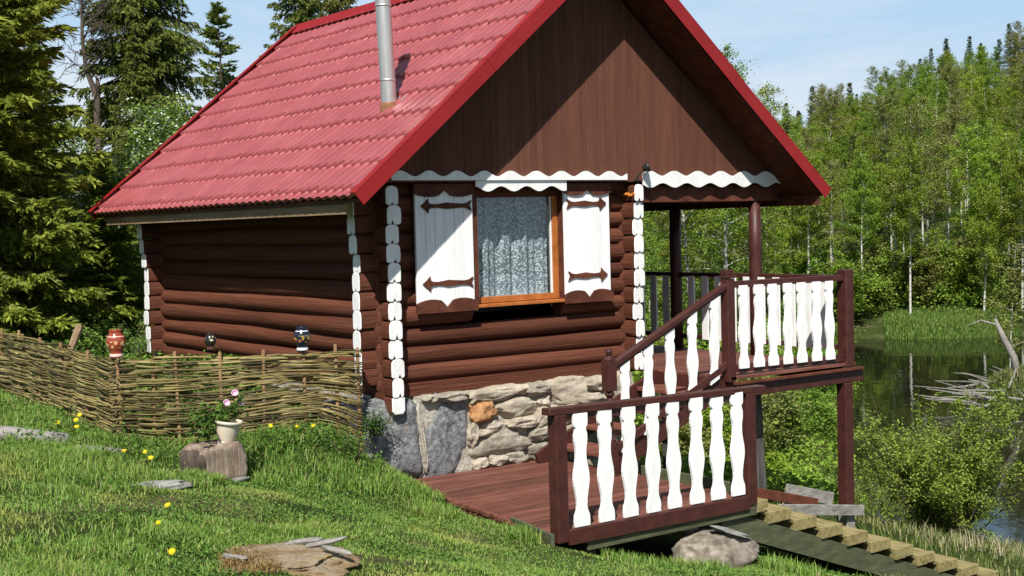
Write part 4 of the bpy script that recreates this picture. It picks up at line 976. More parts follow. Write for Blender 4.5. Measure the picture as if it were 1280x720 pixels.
# far forest: a few grown models of each kind, copied tree by tree
BI = [make_broadleaf('b', 11 + i * .7, 40 + i, crown0=[.26, .38, .3, .42, .22, .4][i], spread=[.17, .15, .19, .14, .16, .17][i], nb=36, nleaf=[11500, 10500, 11500, 9500, 12000, 9000][i], lsize=.135, trunk_r=.105, leafm=['leaf_birch', 'leaf_alder', 'leaf_birch', 'leaf_birch', 'leaf_alder', 'leaf_dry'][i], clump=.27) for i in range(6)]
SPF = [make_spruce('s', 14 + i, 60 + i, detail=.5, rad=[.13, .15][i], needle='needle_far', droop=1.3, dens=1.7) for i in range(2)]
GB, GS = 'birches in the forest across the river', 'spruces in the forest across the river'
cnt = 0
for nrow, Nn in enumerate([67.5, 70, 73.5, 77.5, 82.5, 88, 94, 101, 109, 118, 127, 137, 147, 158, 169, 180, 191, 203, 215, 226, 236]):
    half0, half1 = math.radians(50.3 - 60.5), math.radians(50.3 - 39.5)
    t0, t1 = (Nn + 13.7) * math.tan(half0), (Nn + 13.7) * math.tan(half1)
    sp = 2.5 + .012 * (Nn - 67)
    t = t0 + RNG.uniform(0, sp)
    while t < t1:
        nn_ = Nn + RNG.uniform(-1.6, 1.6); tt = t + RNG.uniform(-.9, .9) - 4.9
        x, y = .77 * nn_ - .64 * tt, .64 * nn_ + .77 * tt
        far = min(1, max(0, (Nn - 120) / 110))
        if RNG.uniform() < .03 + .52 * far ** 1.6 or (nrow in (5, 7, 9) and RNG.uniform() < .07):
            put_tree('spruce_tree', SPF[cnt % 2], 'dark spruce among the trees on the wooded hill across the river', 'spruce', x, y, RNG.uniform(.55, .95) * (.75 + .2 * min(1, nrow / 10)), GS)
        else:
            k = int(RNG.integers(0, 6)); sc = RNG.uniform(.68, .98) * (.84 + .12 * min(1, nrow / 7))
            put_tree('birch_tree', BI[k], ['fresh green birch with pale trunk in the forest across the river', 'sparse olive birch with bare lower trunk in the forest across the river'][k == 5], 'birch', x, y, sc, GB if k != 5 else 'sparse olive birches across the river', sxy=RNG.uniform(.85, 1.15))
        cnt += 1
        t += sp * RNG.uniform(.7, 1.3)

# shrubs on the far shore and on the near bank
BU = [make_broadleaf('w', 2.6, 80 + i, crown0=.05, spread=.42, nb=26, nleaf=3600, lsize=.12, leafm=['leaf_alder', 'leaf_bush', 'leaf_dry'][i], barkm='bark', droop=-.1, trunk_r=.03, clump=.26) for i in range(3)]
def far_pt(Nn, T): return .77 * Nn - .64 * T, .64 * Nn + .77 * T
for i in range(34):
    Nn = 66.5 + RNG.uniform(0, 3.5); T = -20 + i * 1.0 + RNG.uniform(-.5, .5)
    if -12.6 < T < -6.9: Nn += 2.2
    x, y = far_pt(Nn, T)
    put_tree('willow_shrub', BU[i % 3], ['round green shrub at the far water edge', 'light green shrub at the far water edge', 'sparse olive shrub at the far water edge'][i % 3], 'shrub', x, y, RNG.uniform(.7, 1.5), ['green', 'light', 'olive'][i % 3] + ' shrubs on the far shore')
x, y = far_pt(65.6, -4.6); put_tree('willow_shrub', BU[0], 'broad bright green shrub overhanging the far end of the river', 'shrub', x, y, 1.35, sxy=1.3)

# near bank behind the porch: young birches and alders
NB = [make_broadleaf('n', 7.5 + i * .8, 120 + i, crown0=[.12, .2, .3][i], spread=[.2, .19, .2][i], nb=40, nleaf=[11000, 10000, 5200][i], lsize=.115, leafm=['leaf_birch', 'leaf_bush', 'leaf_dry'][i], clump=.24) for i in range(3)]
GN = 'young trees on the near bank behind the porch'
nbp = []
for i in range(60):
    Nn = RNG.uniform(25, 60); T = RNG.uniform(-1.5, 26)
    dx, dy = .77 * Nn - .64 * T + 7.38, .64 * Nn + .77 * T + 12.55
    az = math.degrees(math.atan2(dx, dy))
    if az < 37 or az > 49.5 or any(math.hypot(dx - a, dy - b_) < 2.2 for a, b_ in nbp): continue
    if az > 46.8 and Nn < 36: continue
    nbp.append((dx, dy)); k = len(nbp) % 3
    put_tree('young_tree', NB[k], ['fresh green young birch on the near bank behind the porch', 'dense light green young alder on the near bank behind the porch', 'sparse grey green young tree on the near bank behind the porch'][k], 'tree', dx - 7.38, dy - 12.55, RNG.uniform(.62, .92) * (1.0 if az < 46 else .62), GN)
# tall loose birches whose tops show above the right slope of the roof
TB = make_broadleaf('t', 13.0, 150, crown0=.3, spread=.13, nb=54, nleaf=15000, lsize=.09, leafm='leaf_birch', clump=.24, droop=-.7)
put_tree('tall_birch', TB, 'tall loose birch standing behind the roof, left of its two neighbours', 'birch', 20.9, 16.9, .86, z=-3.2, rz=.4)
put_tree('tall_birch', TB, 'tall loose birch showing above the roof between its two neighbours', 'birch', 21.6, 16.3, .80, z=-3.2, rz=2.0)
put_tree('tall_birch', TB, 'lowest drooping birch of the three showing above the right roof slope', 'birch', 23.3, 16.9, .74, z=-3.3, rz=4.2)
# slope under the porch
for i in range(16):
    N_ = 17 + i * 2.6 + RNG.uniform(-1, 1); a_ = math.radians(RNG.uniform(46.2, 49.8)) ; d_ = (N_ + 13.7) / math.cos(a_ - math.radians(50.3)); x, y = -7.378 + d_ * math.sin(a_), -12.554 + d_ * math.cos(a_)
    put_tree('shrub', BU[i % 2], ['round leafy shrub among others on the slope behind the porch', 'pale leafy shrub among others on the slope behind the porch'][i % 2], 'shrub', x, y, .42 + .022 * i, ['round', 'pale'][i % 2] + ' shrubs on the slope behind the porch', sxy=1.2)
for i, (x, y, s, k, lab) in enumerate([(13.5, 9.0, .75, 0, 'green shrub on the slope seen under the porch, between post and landing'), (16.5, 11.5, .9, 1, 'light green shrub farther down the slope under the porch'), (12.0, 8.0, .6, 2, 'sparse shrub low on the slope behind the weathered porch post'), (18.8, 11.8, .8, 2, 'sparse shrub at the water edge behind the corner post'), (15.2, 12.8, 1.0, 0, 'dense green shrub behind the landing stairs'), (20.5, 14.5, 1.1, 1, 'light green shrub by the water under the porch beam'), (9.5, 7.5, .7, 0, 'small green shrub behind the staircase'), (18.0, 14.5, 1.2, 0, 'tall green shrub at the back of the slope below the porch deck'), (22.5, 17.0, 1.3, 1, 'round green shrub at the back by the water below the porch rail')]):
    put_tree('shrub', BU[k], lab, 'shrub', x, y, s, sxy=1.15)
ST = make_broadleaf('st', 5.0, 170, crown0=.35, spread=.16, nb=24, nleaf=2600, lsize=.09, leafm='leaf_dry', clump=.2, trunk_r=.035)
for i, (x, y, s, lab) in enumerate([(14.95, 8.6, .8, 'thin pale sapling rising under the porch deck near the corner post'), (15.8, 9.8, .75, 'slim sapling behind the thin pale sapling under the porch'), (13.2, 9.6, .7, 'slim leaning sapling left of the others under the porch')]):
    put_tree('sapling', ST, lab, 'sapling', x, y, s)

# big leafy bush at lower right, many stems
def make_bush(seed, Hh, W_, nst, nleaf, lsize, leafm, barkm='bark'):
    rng = np.random.default_rng(seed); m = MB(); cs = []
    for i in range(nst):
        an = rng.uniform(0, 6.283); rr = rng.uniform(0, .35) * W_; p0 = (rr * math.cos(an), rr * math.sin(an), -.15)
        a2 = an + rng.normal(0, .6); tl = rng.uniform(.05, .75)
        bp = path_pts(p0, (tl * math.cos(a2), tl * math.sin(a2), 1), Hh * rng.uniform(.65, 1.12), 8, rng, .35, -.12)
        m.tube(bp, list(np.linspace(.016, .004, 9)), 4, cap=False)
        for j in range(rng.integers(4, 8)):
            q = bp[int(rng.integers(2, 8))]; tw = path_pts(q, rand_dirs(1, rng)[0] + np.array([0, 0, .5]), Hh * rng.uniform(.12, .28), 4, rng, .5); m.tube(tw, list(np.linspace(.006, .002, 5)), 3, cap=False)
            k = max(4, nleaf // (nst * 6)); ft = rng.uniform(0, 3.99, k); ia = ft.astype(int); fr = (ft - ia)[:, None]
            cs.append(tw[ia] * (1 - fr) + tw[ia + 1] * fr + rng.normal(0, .05, (k, 3)))
    o = m.build('stems', M[barkm], None, smooth=True); tme = o.data; bpy.data.objects.remove(o)
    v, f = leaf_quads(np.concatenate(cs), lsize, lsize * .62, rng, .75)
    return tme, np_mesh('foliage', v, f, M[leafm])
def put_bush(name, me, lab, x, y, s=1, rz=0, grp=None, z=None, cat='bush', sxy=1):
    t = thing(name, lab, cat, (x, y, (hz(x, y) if z is None else z) - .03), rz, grp); t.scale = (s * sxy, s * sxy, s)
    link('stems', me[0], t); link('foliage', me[1], t); return t
B1 = make_bush(200, 2.45, 1.0, 60, 46000, .05, 'leaf_bush'); B2 = make_bush(201, 1.5, .8, 22, 4200, .045, 'leaf_bush')
put_bush('willow_bush', B1, 'big light green willow bush beside the corner post of the porch', 8.75, -.75, .94)
put_bush('young_willow', B2, 'sparse young willow standing in front of the open river', 19.6, 8.0, 1.25, 1.0, cat='shrub', z=-4.7)
put_bush('young_willow', B2, 'low sparse willow leaning over the water right of the porch post', 16.3, 7.6, .9, 2.0, cat='shrub')
put_bush('young_willow', B2, 'bright small willow at the foot of the porch corner post', 6.9, -.9, .55, 3.0, cat='shrub')

# driftwood on the islet
dr = thing('driftwood_pile', 'tangle of grey driftwood branches on the river spit', 'driftwood', (33.8, 15.6, -4.75)); rg = np.random.default_rng(31)
for i in range(34):
    m = MB(); a = V((rg.uniform(-1.6, 3.2), rg.uniform(-1.6, 1.4), rg.uniform(.0, .6))); an = rg.normal(2.5, .6); l = rg.uniform(.6, 2.4)
    b_ = a + V((math.cos(an) * l, math.sin(an) * l, rg.uniform(-.1, .55))); mid = (a + b_) / 2 + V((rg.normal(0, .12), rg.normal(0, .12), rg.normal(0, .08)))
    r0 = rg.uniform(.012, .045); m.tube([a, mid, b_], [r0, r0 * .8, r0 * .35], 5); m.build('branch', M['grey_wood'], dr)
dt = thing('dead_trunk', 'leaning bare grey dead trunk on the river spit', 'dead tree', (35.2, 15.4, hz(35.2, 15.4) - .1))
m = MB(); m.tube([(0, 0, -.2), (-.1, .1, .6), (-.35, .35, 1.3), (-.55, .55, 2.0)], [.15, .13, .11, .05], 8); m.tube([(-.45, .45, 1.75), (-.9, .9, 1.95), (-1.3, 1.2, 1.75)], [.05, .03, .015], 6); m.tube([(0, 0, .3), (-.5, -.1, -.1), (-.9, -.2, -.4)], [.06, .05, .03], 6); m.build('bare_trunk', M['grey_wood'], dt, smooth=True)
fl2 = thing('fallen_log', 'dark hollow log end lying on the river spit', 'log', (35.4, 13.6, hz(35.4, 13.6) + .15)); m = MB(); m.tube([(-.9, .5, -.1), (.1, 0, 0), (1.4, -.7, .1)], [.28, .32, .3], 10); m.build('log_body', M['bark'], fl2, smooth=True)
for i, (x, y, s, k) in enumerate([(35.6, 14.4, .8, 2), (37.4, 15.2, 1.2, 0), (34.6, 13.4, .6, 2), (38.0, 12.8, 1.35, 0), (35.4, 12.6, .55, 1)]):
    put_tree('willow_shrub', BU[k], ['sparse shrub on the spit, nearest the dark log', 'green shrub at the back of the spit', 'small sparse shrub on the near side of the spit', 'tallest green shrub on the spit at the picture edge', 'lowest light shrub on the spit'][i], 'shrub', x, y, s)
for i, (x, y, s) in enumerate([(37.0, 17.0, .75), (38.5, 14.2, .8)]):
    put_tree('slim_birch', ST, ['slim leafy sapling behind the leaning dead trunk', 'slim leafy sapling at the right end of the spit'][i], 'sapling', x, y, s * 1.6)

# ---------------------------------------------------------------- left: spruces and shrubs behind the cabin
S1 = make_spruce('s1', 9.5, 300, detail=1.7, rad=.185, droop=1.15, fine=1.3, sparse=1.35, z0=.03)
S2 = make_spruce('s2', 15.0, 301, detail=1.25, rad=.15, droop=2.5, sparse=1.3, z0=.03, dens=1.7, fine=2.0, needle='needle_mid')
S3 = make_spruce('s3', 10.0, 302, detail=1.0, rad=.15, sparse=1.0, droop=.5, dens=1.3, needle='needle_mid')
put_tree('spruce_tree', S1, 'big sunlit spruce at the left edge of the picture behind the fence', 'spruce', -2.15, 8.0, 1.0, rz=.3, sxy=1.2)
put_tree('spruce_tree', S1, 'spruce half hidden behind the big sunlit one at the left edge', 'spruce', -3.4, 14.5, 1.1, rz=2.3)
put_tree('spruce_tree', S1, 'small spruce with sweeping branches between garden bush and bird cherry', 'spruce', -.3, 7.75, .33, rz=2.6, sxy=1.35)
put_tree('spruce_tree', S1, 'low branched spruce just left of the far cabin corner', 'spruce', .0, 12.2, .66, rz=4.0, sxy=1.2)
put_tree('spruce_tree', S2, 'tall drooping spruce rising left of the roof slope', 'spruce', 4.5, 18.5, .98, rz=1.0, sxy=1.05)
put_tree('spruce_tree', S3, 'slender young spruce with a bare tip above the roof edge', 'spruce', 8.6, 23.1, 1.18, rz=1.0)
put_tree('spruce_tree', S2, 'tall dark spruce behind the far end of the ridge', 'spruce', 12.7, 26.3, 1.08, rz=3.0, sxy=1.1)
put_tree('spruce_tree', S2, 'distant dark spruce whose top just shows over the ridge', 'spruce', 18.5, 33.5, .98, rz=5.0, z=-.8)
put_tree('spruce_tree', S2, 'narrow distant spruce behind the bare birch', 'spruce', 6.9, 29.3, .62, rz=2.0, sxy=.9)
put_tree('spruce_tree', S2, 'spruce filling the gap under the tall drooping one', 'spruce', 6.6, 20.5, .5, rz=.5, sxy=1.2)
put_tree('spruce_tree', S2, 'bushy spruce rising just over the middle of the roof edge', 'spruce', 7.9, 20.9, .50, rz=3.5, sxy=1.25)
put_tree('spruce_tree', S2, 'shaded spruce low behind the far cabin corner', 'spruce', 3.2, 15.6, .46, rz=1.5, sxy=1.3)
put_tree('spruce_tree', S2, 'dark backing spruce deep between the big left spruce and the drooping one', 'spruce', 1.8, 21.5, .52, rz=5.5, sxy=1.25)
put_tree('spruce_tree', S2, 'dark backing spruce deep behind the bird cherry', 'spruce', 3.8, 25.0, .45, rz=2.5, sxy=1.3)
# bare birch with broken top
bb_ = thing('bare_birch', 'bare crooked birch with a broken top against the white sky', 'birch', (3.0, 17.6, hz(3.0, 17.6)))
rg = np.random.default_rng(77); m = MB()
tr = [(.1, 0, -.2), (.12, 0, 3), (.1, .05, 5.3), (.12, .05, 5.75), (-.1, .05, 6.3), (-.18, 0, 7.0), (-.14, 0, 8.2), (-.1, 0, 10.5)]
m.tube(tr, [.10, .085, .075, .08, .05, .04, .03, .008], 8)
m.tube([(.12, .05, 5.7), (.14, .03, 6.05), (.12, .02, 6.2)], [.075, .05, .01], 7)
def twigs(p, d, L, lv):
    bp = path_pts(p, d, L, 5, rg, .5, -.25 if lv > 0 else 0); m.tube(bp, list(np.linspace(.022 / (lv + .8), .005, 6)), 4, cap=False)
    if lv < 3:
        for q in range(4 if lv else 5): twigs(bp[int(rg.integers(1, 6))], rand_dirs(1, rg)[0] * np.array([1, 1, .5]) + np.array([0, 0, .4 - .3 * lv]), L * rg.uniform(.35, .65), lv + 1)
for z in (6.3, 6.7, 7.0, 7.3, 7.6, 7.9, 8.2, 8.5, 8.8, 9.3, 9.8): 
    an = rg.uniform(0, 6.28); twigs(np.array([-.15, 0, z]), np.array([math.cos(an), math.sin(an), .6]), rg.uniform(.9, 1.7), 0)
twigs(np.array([-.1, .05, 6.3]), np.array([-1, .3, .55]), 1.3, 1)
m.build('bare_trunk', M['bark'], bb_, smooth=True)
# bird cherries in flower
def make_cherry(seed, H):
    tme, cme = make_broadleaf('c', H, seed, crown0=.08, spread=.3, nb=38, nleaf=9500, lsize=.085, leafm='leaf_cherry', barkm='bark', droop=-.1, clump=.24, trunk_r=.05)
    nv = len(cme.vertices); co2 = np.empty(nv * 3, dtype=np.float32); cme.vertices.foreach_get('co', co2); co2 = co2.reshape(-1, 4, 3).mean(1)
    rng = np.random.default_rng(seed + 1); pick = co2[rng.choice(len(co2), 620, replace=False)]
    c = (pick[:, None] + rng.normal(0, .045, (620, 7, 3)) + np.linspace(0, -.1, 7)[None, :, None] * np.array([0, 0, 1])).reshape(-1, 3)
    v, f = leaf_quads(c, .06, .055, rng)
    return tme, cme, np_mesh('blossoms', v, f, M['blossom'])
CH = make_cherry(400, 5.2)
for i, (x, y, s, lab) in enumerate([(1.15, 9.35, .84, 'flowering bird cherry with white blossom just behind the far roof corner'), (.2, 9.5, .62, 'lower flowering bird cherry beside the big left spruce'), (2.3, 10.5, .85, 'flowering bird cherry hidden partly behind the roof slope'), (.9, 14.6, .85, 'pale flowering bird cherry below the bare birch')]):
    put_tree('bird_cherry', CH, lab, 'bird cherry', x, y, s, extra=('blossoms',))
FB = make_bush(410, 1.15, .7, 26, 3600, .06, 'leaf_cherry')
for i, (x, y, s, lab) in enumerate([(-.38, 6.95, .85, 'leafy garden bush at the far left cabin corner'), (-.95, 7.0, .72, 'leafy garden bush behind the red clay jug'), (-.62, 6.2, .5, 'small leafy bush against the far cabin corner'), (-1.5, 7.3, .7, 'leafy garden bush farthest left behind the fence')]):
    put_bush('garden_bush', FB, lab, x, y, s, i * 1.3)
LB = make_bush(420, .5, .3, 14, 900, .05, 'weed')
for i, (x, y, s, lab) in enumerate([(-.75, 2.7, 1.0, 'yellow green plant against the log wall behind the black jug'), (-.8, 5.3, .8, 'low green plant at the foot of the log wall near its far end'), (-1.05, 4.2, .7, 'low green plant behind the fence between two stakes')]):
    put_bush('garden_plant', LB, lab, x, y, s, i * 2.1, cat='plant')
DB = make_bush(430, .42, .3, 16, 1500, .04, 'dark_leaf')
put_bush('nettle_clump', DB, 'dark green nettle clump between fence and granite block', -.86, -.66, .85, 0, cat='plant')
put_bush('nettle_clump', DB, 'small dark green clump under the white log ends by the fence end', -.36, -.42, .62, 1, cat='plant', z=-.12)
put_bush('nettle_clump', DB, 'green clump growing beside the landing edge board under the stairs', 2.5, -2.6, .9, 2, cat='plant')
for i in range(16):
    x = -2.95 + .162 * i + RNG.uniform(-.1, .1); y = .08 - .05 * i * .6 + RNG.uniform(-.14, .02) - (.18 if i % 3 == 0 else 0)
    put_bush('weed_clump', LB, 'leafy green weed clump in the row along the foot of the willow fence', x, y, RNG.uniform(.25, .6), RNG.uniform(0, 6), 'weed clumps along the fence', cat='weed')
for i in range(9):
    x = -3.15 - .12 * i + RNG.uniform(-.2, .2); y = .7 + .38 * i
    put_bush('weed_clump', LB, 'leafy green weed clump in the row below the left fence', x, y, RNG.uniform(.3, .6), RNG.uniform(0, 6), 'weed clumps below the left fence', cat='weed')
# petunia in the pot
pe = thing('petunia', 'trailing petunia with three pink flowers growing from the cream pot', 'potted plant', (-2.28, -.9, zt + .18))
rng = np.random.default_rng(440); m = MB(); cs = []
for i in range(40):
    an = rng.normal(2.7, 1.1) if i < 27 else rng.uniform(-.8, .9); d = np.array([math.cos(an) * .9, math.sin(an) * .6 + .3, rng.uniform(.2, 1.0)])
    bp = path_pts((rng.uniform(-.09, .05), rng.uniform(.0, .08), .03), d, rng.uniform(.18, .40), 6, rng, .4, -1.7 if i < 22 else -.1); m.tube(bp, [.004] * 7, 4, cap=False)
    for q in range(15): cs.append(bp[int(rng.integers(1, 7))] + rng.normal(0, .022, 3))
m.build('stems', M['weed'], pe)
v, f = leaf_quads(np.array(cs), .06, .04, rng); link('leaves', np_mesh('leaves', v, f, M['dark_leaf']), pe)
for (x, y, z) in ((.0, -.13, .22), (.1, -.1, .30), (.15, -.1, .2)):
    m = MB(); m.lathe([(.003, -.05), (.008, -.012), (.03, .006), (.034, .008), (.008, -.008), (.001, -.012)], (0, 0, 0), 10); o = m.build('flower', M['petal'], pe, smooth=True); o.location = (x, y, z); o.rotation_euler = (R(55), R(15), R(RNG.uniform(-40, 40)))
    s_ = MB(); s_.tube([(0, 0, -.05), (-.01, .03, -.11)], [.002, .002], 4); s_.build('flower_stem', M['weed'], o)
# dandelions
DM = MB(); rng = np.random.default_rng(450)
for i in range(46):
    an = i * 2.399; r = .021 * (i / 46) ** .5; t = .004 + .012 * (1 - (r / .021) ** 2)
    c, s = math.cos(an), math.sin(an); DM.add([(c * r * .3 - s * .003, s * r * .3 + c * .003, t * .8), (c * r * .3 + s * .003, s * r * .3 - c * .003, t * .8), (c * (r + .008), s * (r + .008), t + .004)], [(0, 1, 2)])
DM.lathe([(.004, -.008), (.012, -.004), (.016, .004), (.008, .012), (.001, .016)], (0, 0, 0), 10)
o = DM.build('flower_head', M['yellow']); dme = o.data; bpy.data.objects.remove(o)
SM = MB(); SM.tube([(0, 0, 0), (.006, .003, .5), (0, 0, 1)], [.0025, .0022, .002], 5); o = SM.build('stem', M['weed']); sme2 = o.data; bpy.data.objects.remove(o)
dlabels = ['behind the weathered log near the fence', 'topmost of the three by the left log end', 'lowest of the three by the left log end', 'by the short grey board at the corner post', 'left of the tree stump, upper of two', 'left of the tree stump, lower of two', 'touching the left side of the tree stump', 'in the open lawn right of the half buried stone', 'in the open lawn left of the bare soil patch', 'nearest the viewer, left of the rotten stump', 'leaning on the fence right of the flower pot', 'in the weeds below the right end of the fence', 'pale one beside the nettle clump', 'nearest the granite block', 'between the stump and the fence', 'in the tall grass by the left fence']
for (x, y), lab in zip([(-2.98, 1.0), (-3.12, .68), (-3.2, .42), (-3.0, -.3), (-2.84, -.42), (-3.01, -1.0), (-2.66, -.98), (-3.67, -3.05), (-3.96, -3.6), (-4.14, -4.3), (-1.2, .05), (-1.40, -.1), (-1.2, -.3), (-1.02, -.3), (-2.42, -.35), (-3.3, .7)], dlabels):
    hgt = RNG.uniform(.08, .13) if y > -1.5 else .05; z = hz(x, y)
    t = thing('dandelion', 'yellow dandelion ' + lab, 'dandelion', (x, y, z), RNG.uniform(0, 6), 'dandelions in the lawn')
    s_ = link('stem', sme2, t); s_.scale = (1, 1, hgt); h_ = link('flower_head', dme, t); h_.location = (0, 0, hgt); h_.scale = (1.15, 1.15, .6); h_.rotation_euler = (R(RNG.uniform(20, 45)), 0, R(RNG.uniform(-70, -20)) - t.rotation_euler[2])

# logs, boards, stones in the grass
lg = thing('fallen_log', 'weathered grey log lying in the grass below the left fence', 'log', (-3.75, .62, 0)); m = MB(); m.tube([(-1.5, .9, hz(-5.2, 1.5) + .03), (-.6, .38, hz(-4.3, 1) + .04), (.0, .0, hz(-3.75, .62) + .05), (.42, -.34, hz(-3.33, .28) + .04)], [.075, .08, .078, .07], 10); m.build('log_body', M['grey_wood'], lg, smooth=True)
bd = thing('board', 'short weathered grey board at the foot of the corner post', 'board', (-3.16, -.1, 0)); m = MB(); m.bar((-.24, .06, hz(-3.4, 0) + .03), (.22, -.04, hz(-2.95, -.14) + .05), .13, .05); m.build('plank', M['grey_wood'], bd, bev=.012)
boulder('half_buried_stone', 'flat grey stone half buried in the lawn below the fence', (-3.28, -1.78, hz(-3.28, -1.78) - .005), (.30, .09, .05), 500, 'slate', .3, 3, .0, 3, 'stone')
boulder('chock_stone', 'small pale stone wedged under the tree stump', (-2.18, -1.05, hz(-2.18, -1.05) + .02), (.1, .05, .03), 501, 'slate', .2, 3, .4, 2, 'stone')
mo = thing('rotten_stump', 'flat rotten stump with moss in the lawn nearest the viewer', 'stump', (-3.52, -4.62, hz(-3.52, -4.62)), R(-36))
o = link('stump_top', stone_mesh('stump_top', .46, .34, .055, 510, M['mound'], .3, 3.0, 4), mo); o.location = (0, 0, -.005)
for i, (x, y, a, l) in enumerate([(.26, .2, .3, .13), (.1, .24, 3.3, .12), (-.28, -.14, 2.6, .1), (.36, -.02, -.5, .12)]):
    o = link('wood_splinter', stone_mesh('wood_splinter', l, .022, .018, 520 + i, M['grey_wood'], .25, 4, 2), mo); o.location = (x, y, .06); o.rotation_euler = (0, R(RNG.uniform(-8, 8)), a)
sk = thing('fallen_stick', 'pale broken stick propped behind the left fence', 'stick', (-2.3, 3.2, hz(-2.3, 3.2))); m = MB(); m.tube([(-.2, 0, .1), (.1, .05, .75)], [.04, .05], 8); m.build('stick_body', M['raw'], sk)
# ---------------------------------------------------------------- grass: one mass of blades per sward
def grass_mat(name, cols, dry, patch):
    m, nt, out = newmat(name); L = nt.links.new
    g = N(nt, 'ShaderNodeNewGeometry'); r = ramp(nt, g.outputs['Random Per Island'], cols)
    co = coords(nt); n1 = N(nt, 'ShaderNodeTexNoise', i_Scale=1.1, i_Detail=5, i_Roughness=.6); L(co, n1.inputs['Vector'])
    mr = N(nt, 'ShaderNodeMapRange', i_1=patch, i_2=patch + .16, i_4=.8); L(n1.outputs[0], mr.inputs[0])
    mx = N(nt, 'ShaderNodeMix', data_type='RGBA'); L(mr.outputs[0], mx.inputs[0]); L(r.outputs[0], mx.inputs[6]); mx.inputs[7].default_value = (*dry, 1)
    b = N(nt, 'ShaderNodeBsdfPrincipled', i_Roughness=.55); b.inputs['Specular IOR Level'].default_value = .3; L(mx.outputs[2], b.inputs['Base Color'])
    t = N(nt, 'ShaderNodeBsdfTranslucent'); L(mx.outputs[2], t.inputs[0]); ms = N(nt, 'ShaderNodeMixShader', i_0=.3); L(b.outputs[0], ms.inputs[1]); L(t.outputs[0], ms.inputs[2]); L(ms.outputs[0], out.inputs[0]); return m
def blades(x, y, z, h, w, rng, lean=.5):
    n = len(x); an = rng.uniform(0, 2 * np.pi, n); le = rng.uniform(.1, 1, n) * lean; c, s = np.cos(an), np.sin(an)
    wx, wy = -s * w * .5, c * w * .5
    p = np.stack([x, y, z - .01], 1); m_ = p + np.stack([c * le * h * .35, s * le * h * .35, h * .6], 1); t = p + np.stack([c * le * h * 1.05, s * le * h * 1.05, h * (1.05 - .25 * le)], 1)
    W0 = np.stack([wx, wy, 0 * wx], 1)
    v = np.stack([p - W0, p + W0, m_ + W0 * .75, m_ - W0 * .75, t], 1).reshape(-1, 3)
    i = np.arange(n)[:, None] * 5
    tri = np.concatenate([i + np.array([[0, 1, 2]]), i + np.array([[0, 2, 3]]), i + np.array([[3, 2, 4]])], 1).reshape(-1, 3)
    return v, tri
def lumps(x, y, sc, seed):
    r = np.random.default_rng(seed); f = 0
    for k in range(7):
        a = r.uniform(0, 6.28); fr = sc * r.uniform(.5, 2.2); f = f + np.sin(x * math.cos(a) * fr + y * math.sin(a) * fr + r.uniform(0, 6.28))
    return f / 7
def keep(x, y):
    k = ~((x > -.30 - .1 * (-.2 - y) * 0 - np.interp(y, [-3.5, -.2], [.12, -.28])) & (x < 2.2) & (y > -3.48) & (y < 0))
    k &= ~((x > -.5) & (x < .3) & (y > -.42) & (y < .2)); k &= ~((x > -.12) & (y > -.1) & (x < 3.6) & (y < 6.3))
    k &= ~(((x + 3.52) / .40) ** 2 + ((y + 4.62) / .30) ** 2 < 1 + .35 * np.sin(x * 23) * np.sin(y * 19))
    return k
rng = np.random.default_rng(600)
CXY = np.array([-7.378, -12.554])
def wedge(n, d0, d1, a0, a1, rng):
    d = np.sqrt(rng.uniform(d0 ** 2, d1 ** 2, n)); a = np.radians(rng.uniform(a0, a1, n)); return CXY[0] + d * np.sin(a), CXY[1] + d * np.cos(a)
# lawn
x, y = wedge(430000, 7.2, 15.2, 11, 57, rng); k = keep(x, y) & (height(x, y) > -2.9); x, y = x[k], y[k]; z = height(x, y)
l1 = lumps(x, y, 2.2, 1); l2 = lumps(x, y, 6.5, 2)
tall = np.clip(.5 + 1.1 * l1 + .7 * l2, 0, 1) * np.clip(1.2 - (x + 3.2) * .22, .35, 1.1)
bare = lumps(x, y, 1.6, 5) + .5 * l2; kk = rng.uniform(0, 1, len(x)) > np.clip((bare - .2) * 3.2, 0, .9); x, y, z, tall = x[kk], y[kk], z[kk], tall[kk]
h = (.02 + .05 * tall ** 2.4) * rng.uniform(.5, 1.5, len(x)); 
v, f = blades(x, y, z, h, .0055 + .004 * rng.uniform(0, 1, len(x)), rng, 1.25)
M['grass'] = grass_mat('lawn_blades', [(0, (.09, .185, .024)), (.45, (.15, .28, .038)), (.78, (.23, .355, .062)), (.9, (.33, .39, .1)), (1, (.42, .37, .19))], (.34, .36, .09), .53)
tag(link('lawn_grass', np_mesh('lawn_grass', v, f, M['grass']), None, 'short bright green lawn grass with paler worn patches'), kind='stuff')
# rough grass: along the fence, the stump, the far slope
def spots(lst, per):
    xs, ys = [], []
    for (cx, cy, r, wgt) in lst:
        n = int(per * wgt); a = rng.uniform(0, 6.283, n); rr = r * np.sqrt(rng.uniform(0, 1, n)); xs.append(cx + rr * np.cos(a)); ys.append(cy + rr * np.sin(a))
    return np.concatenate(xs), np.concatenate(ys)
L1 = [(-3.0 + .1 * i, -.1 - .01 * i + .2, .35, 1) for i in range(0, 24, 2)] + [(-3.4, .5 + .6 * i, .5, 1.3) for i in range(7)] + [(-2.95, -1.6, .25, 1.2), (-2.7, -1.45, .18, 1.5), (-3.6, -1.2, .5, 1.2), (-4.2, -.6, .6, 1.2), (-1.6, -.9, .5, 1), (-.9, -1.0, .35, 1.2), (-.35, -1.2, .3, 1.6), (-.3, -.8, .25, 1.4), (-.62, -1.9, .25, 1.0), (1.0, -3.75, .3, .6), (1.9, -4.1, .3, .5), (.2, -3.85, .3, .6), (-.5, -3.2, .2, .7)]
x, y = spots(L1, 1100); k = keep(x, y); x, y = x[k], y[k]; z = height(x, y); h = rng.uniform(.04, .14, len(x))
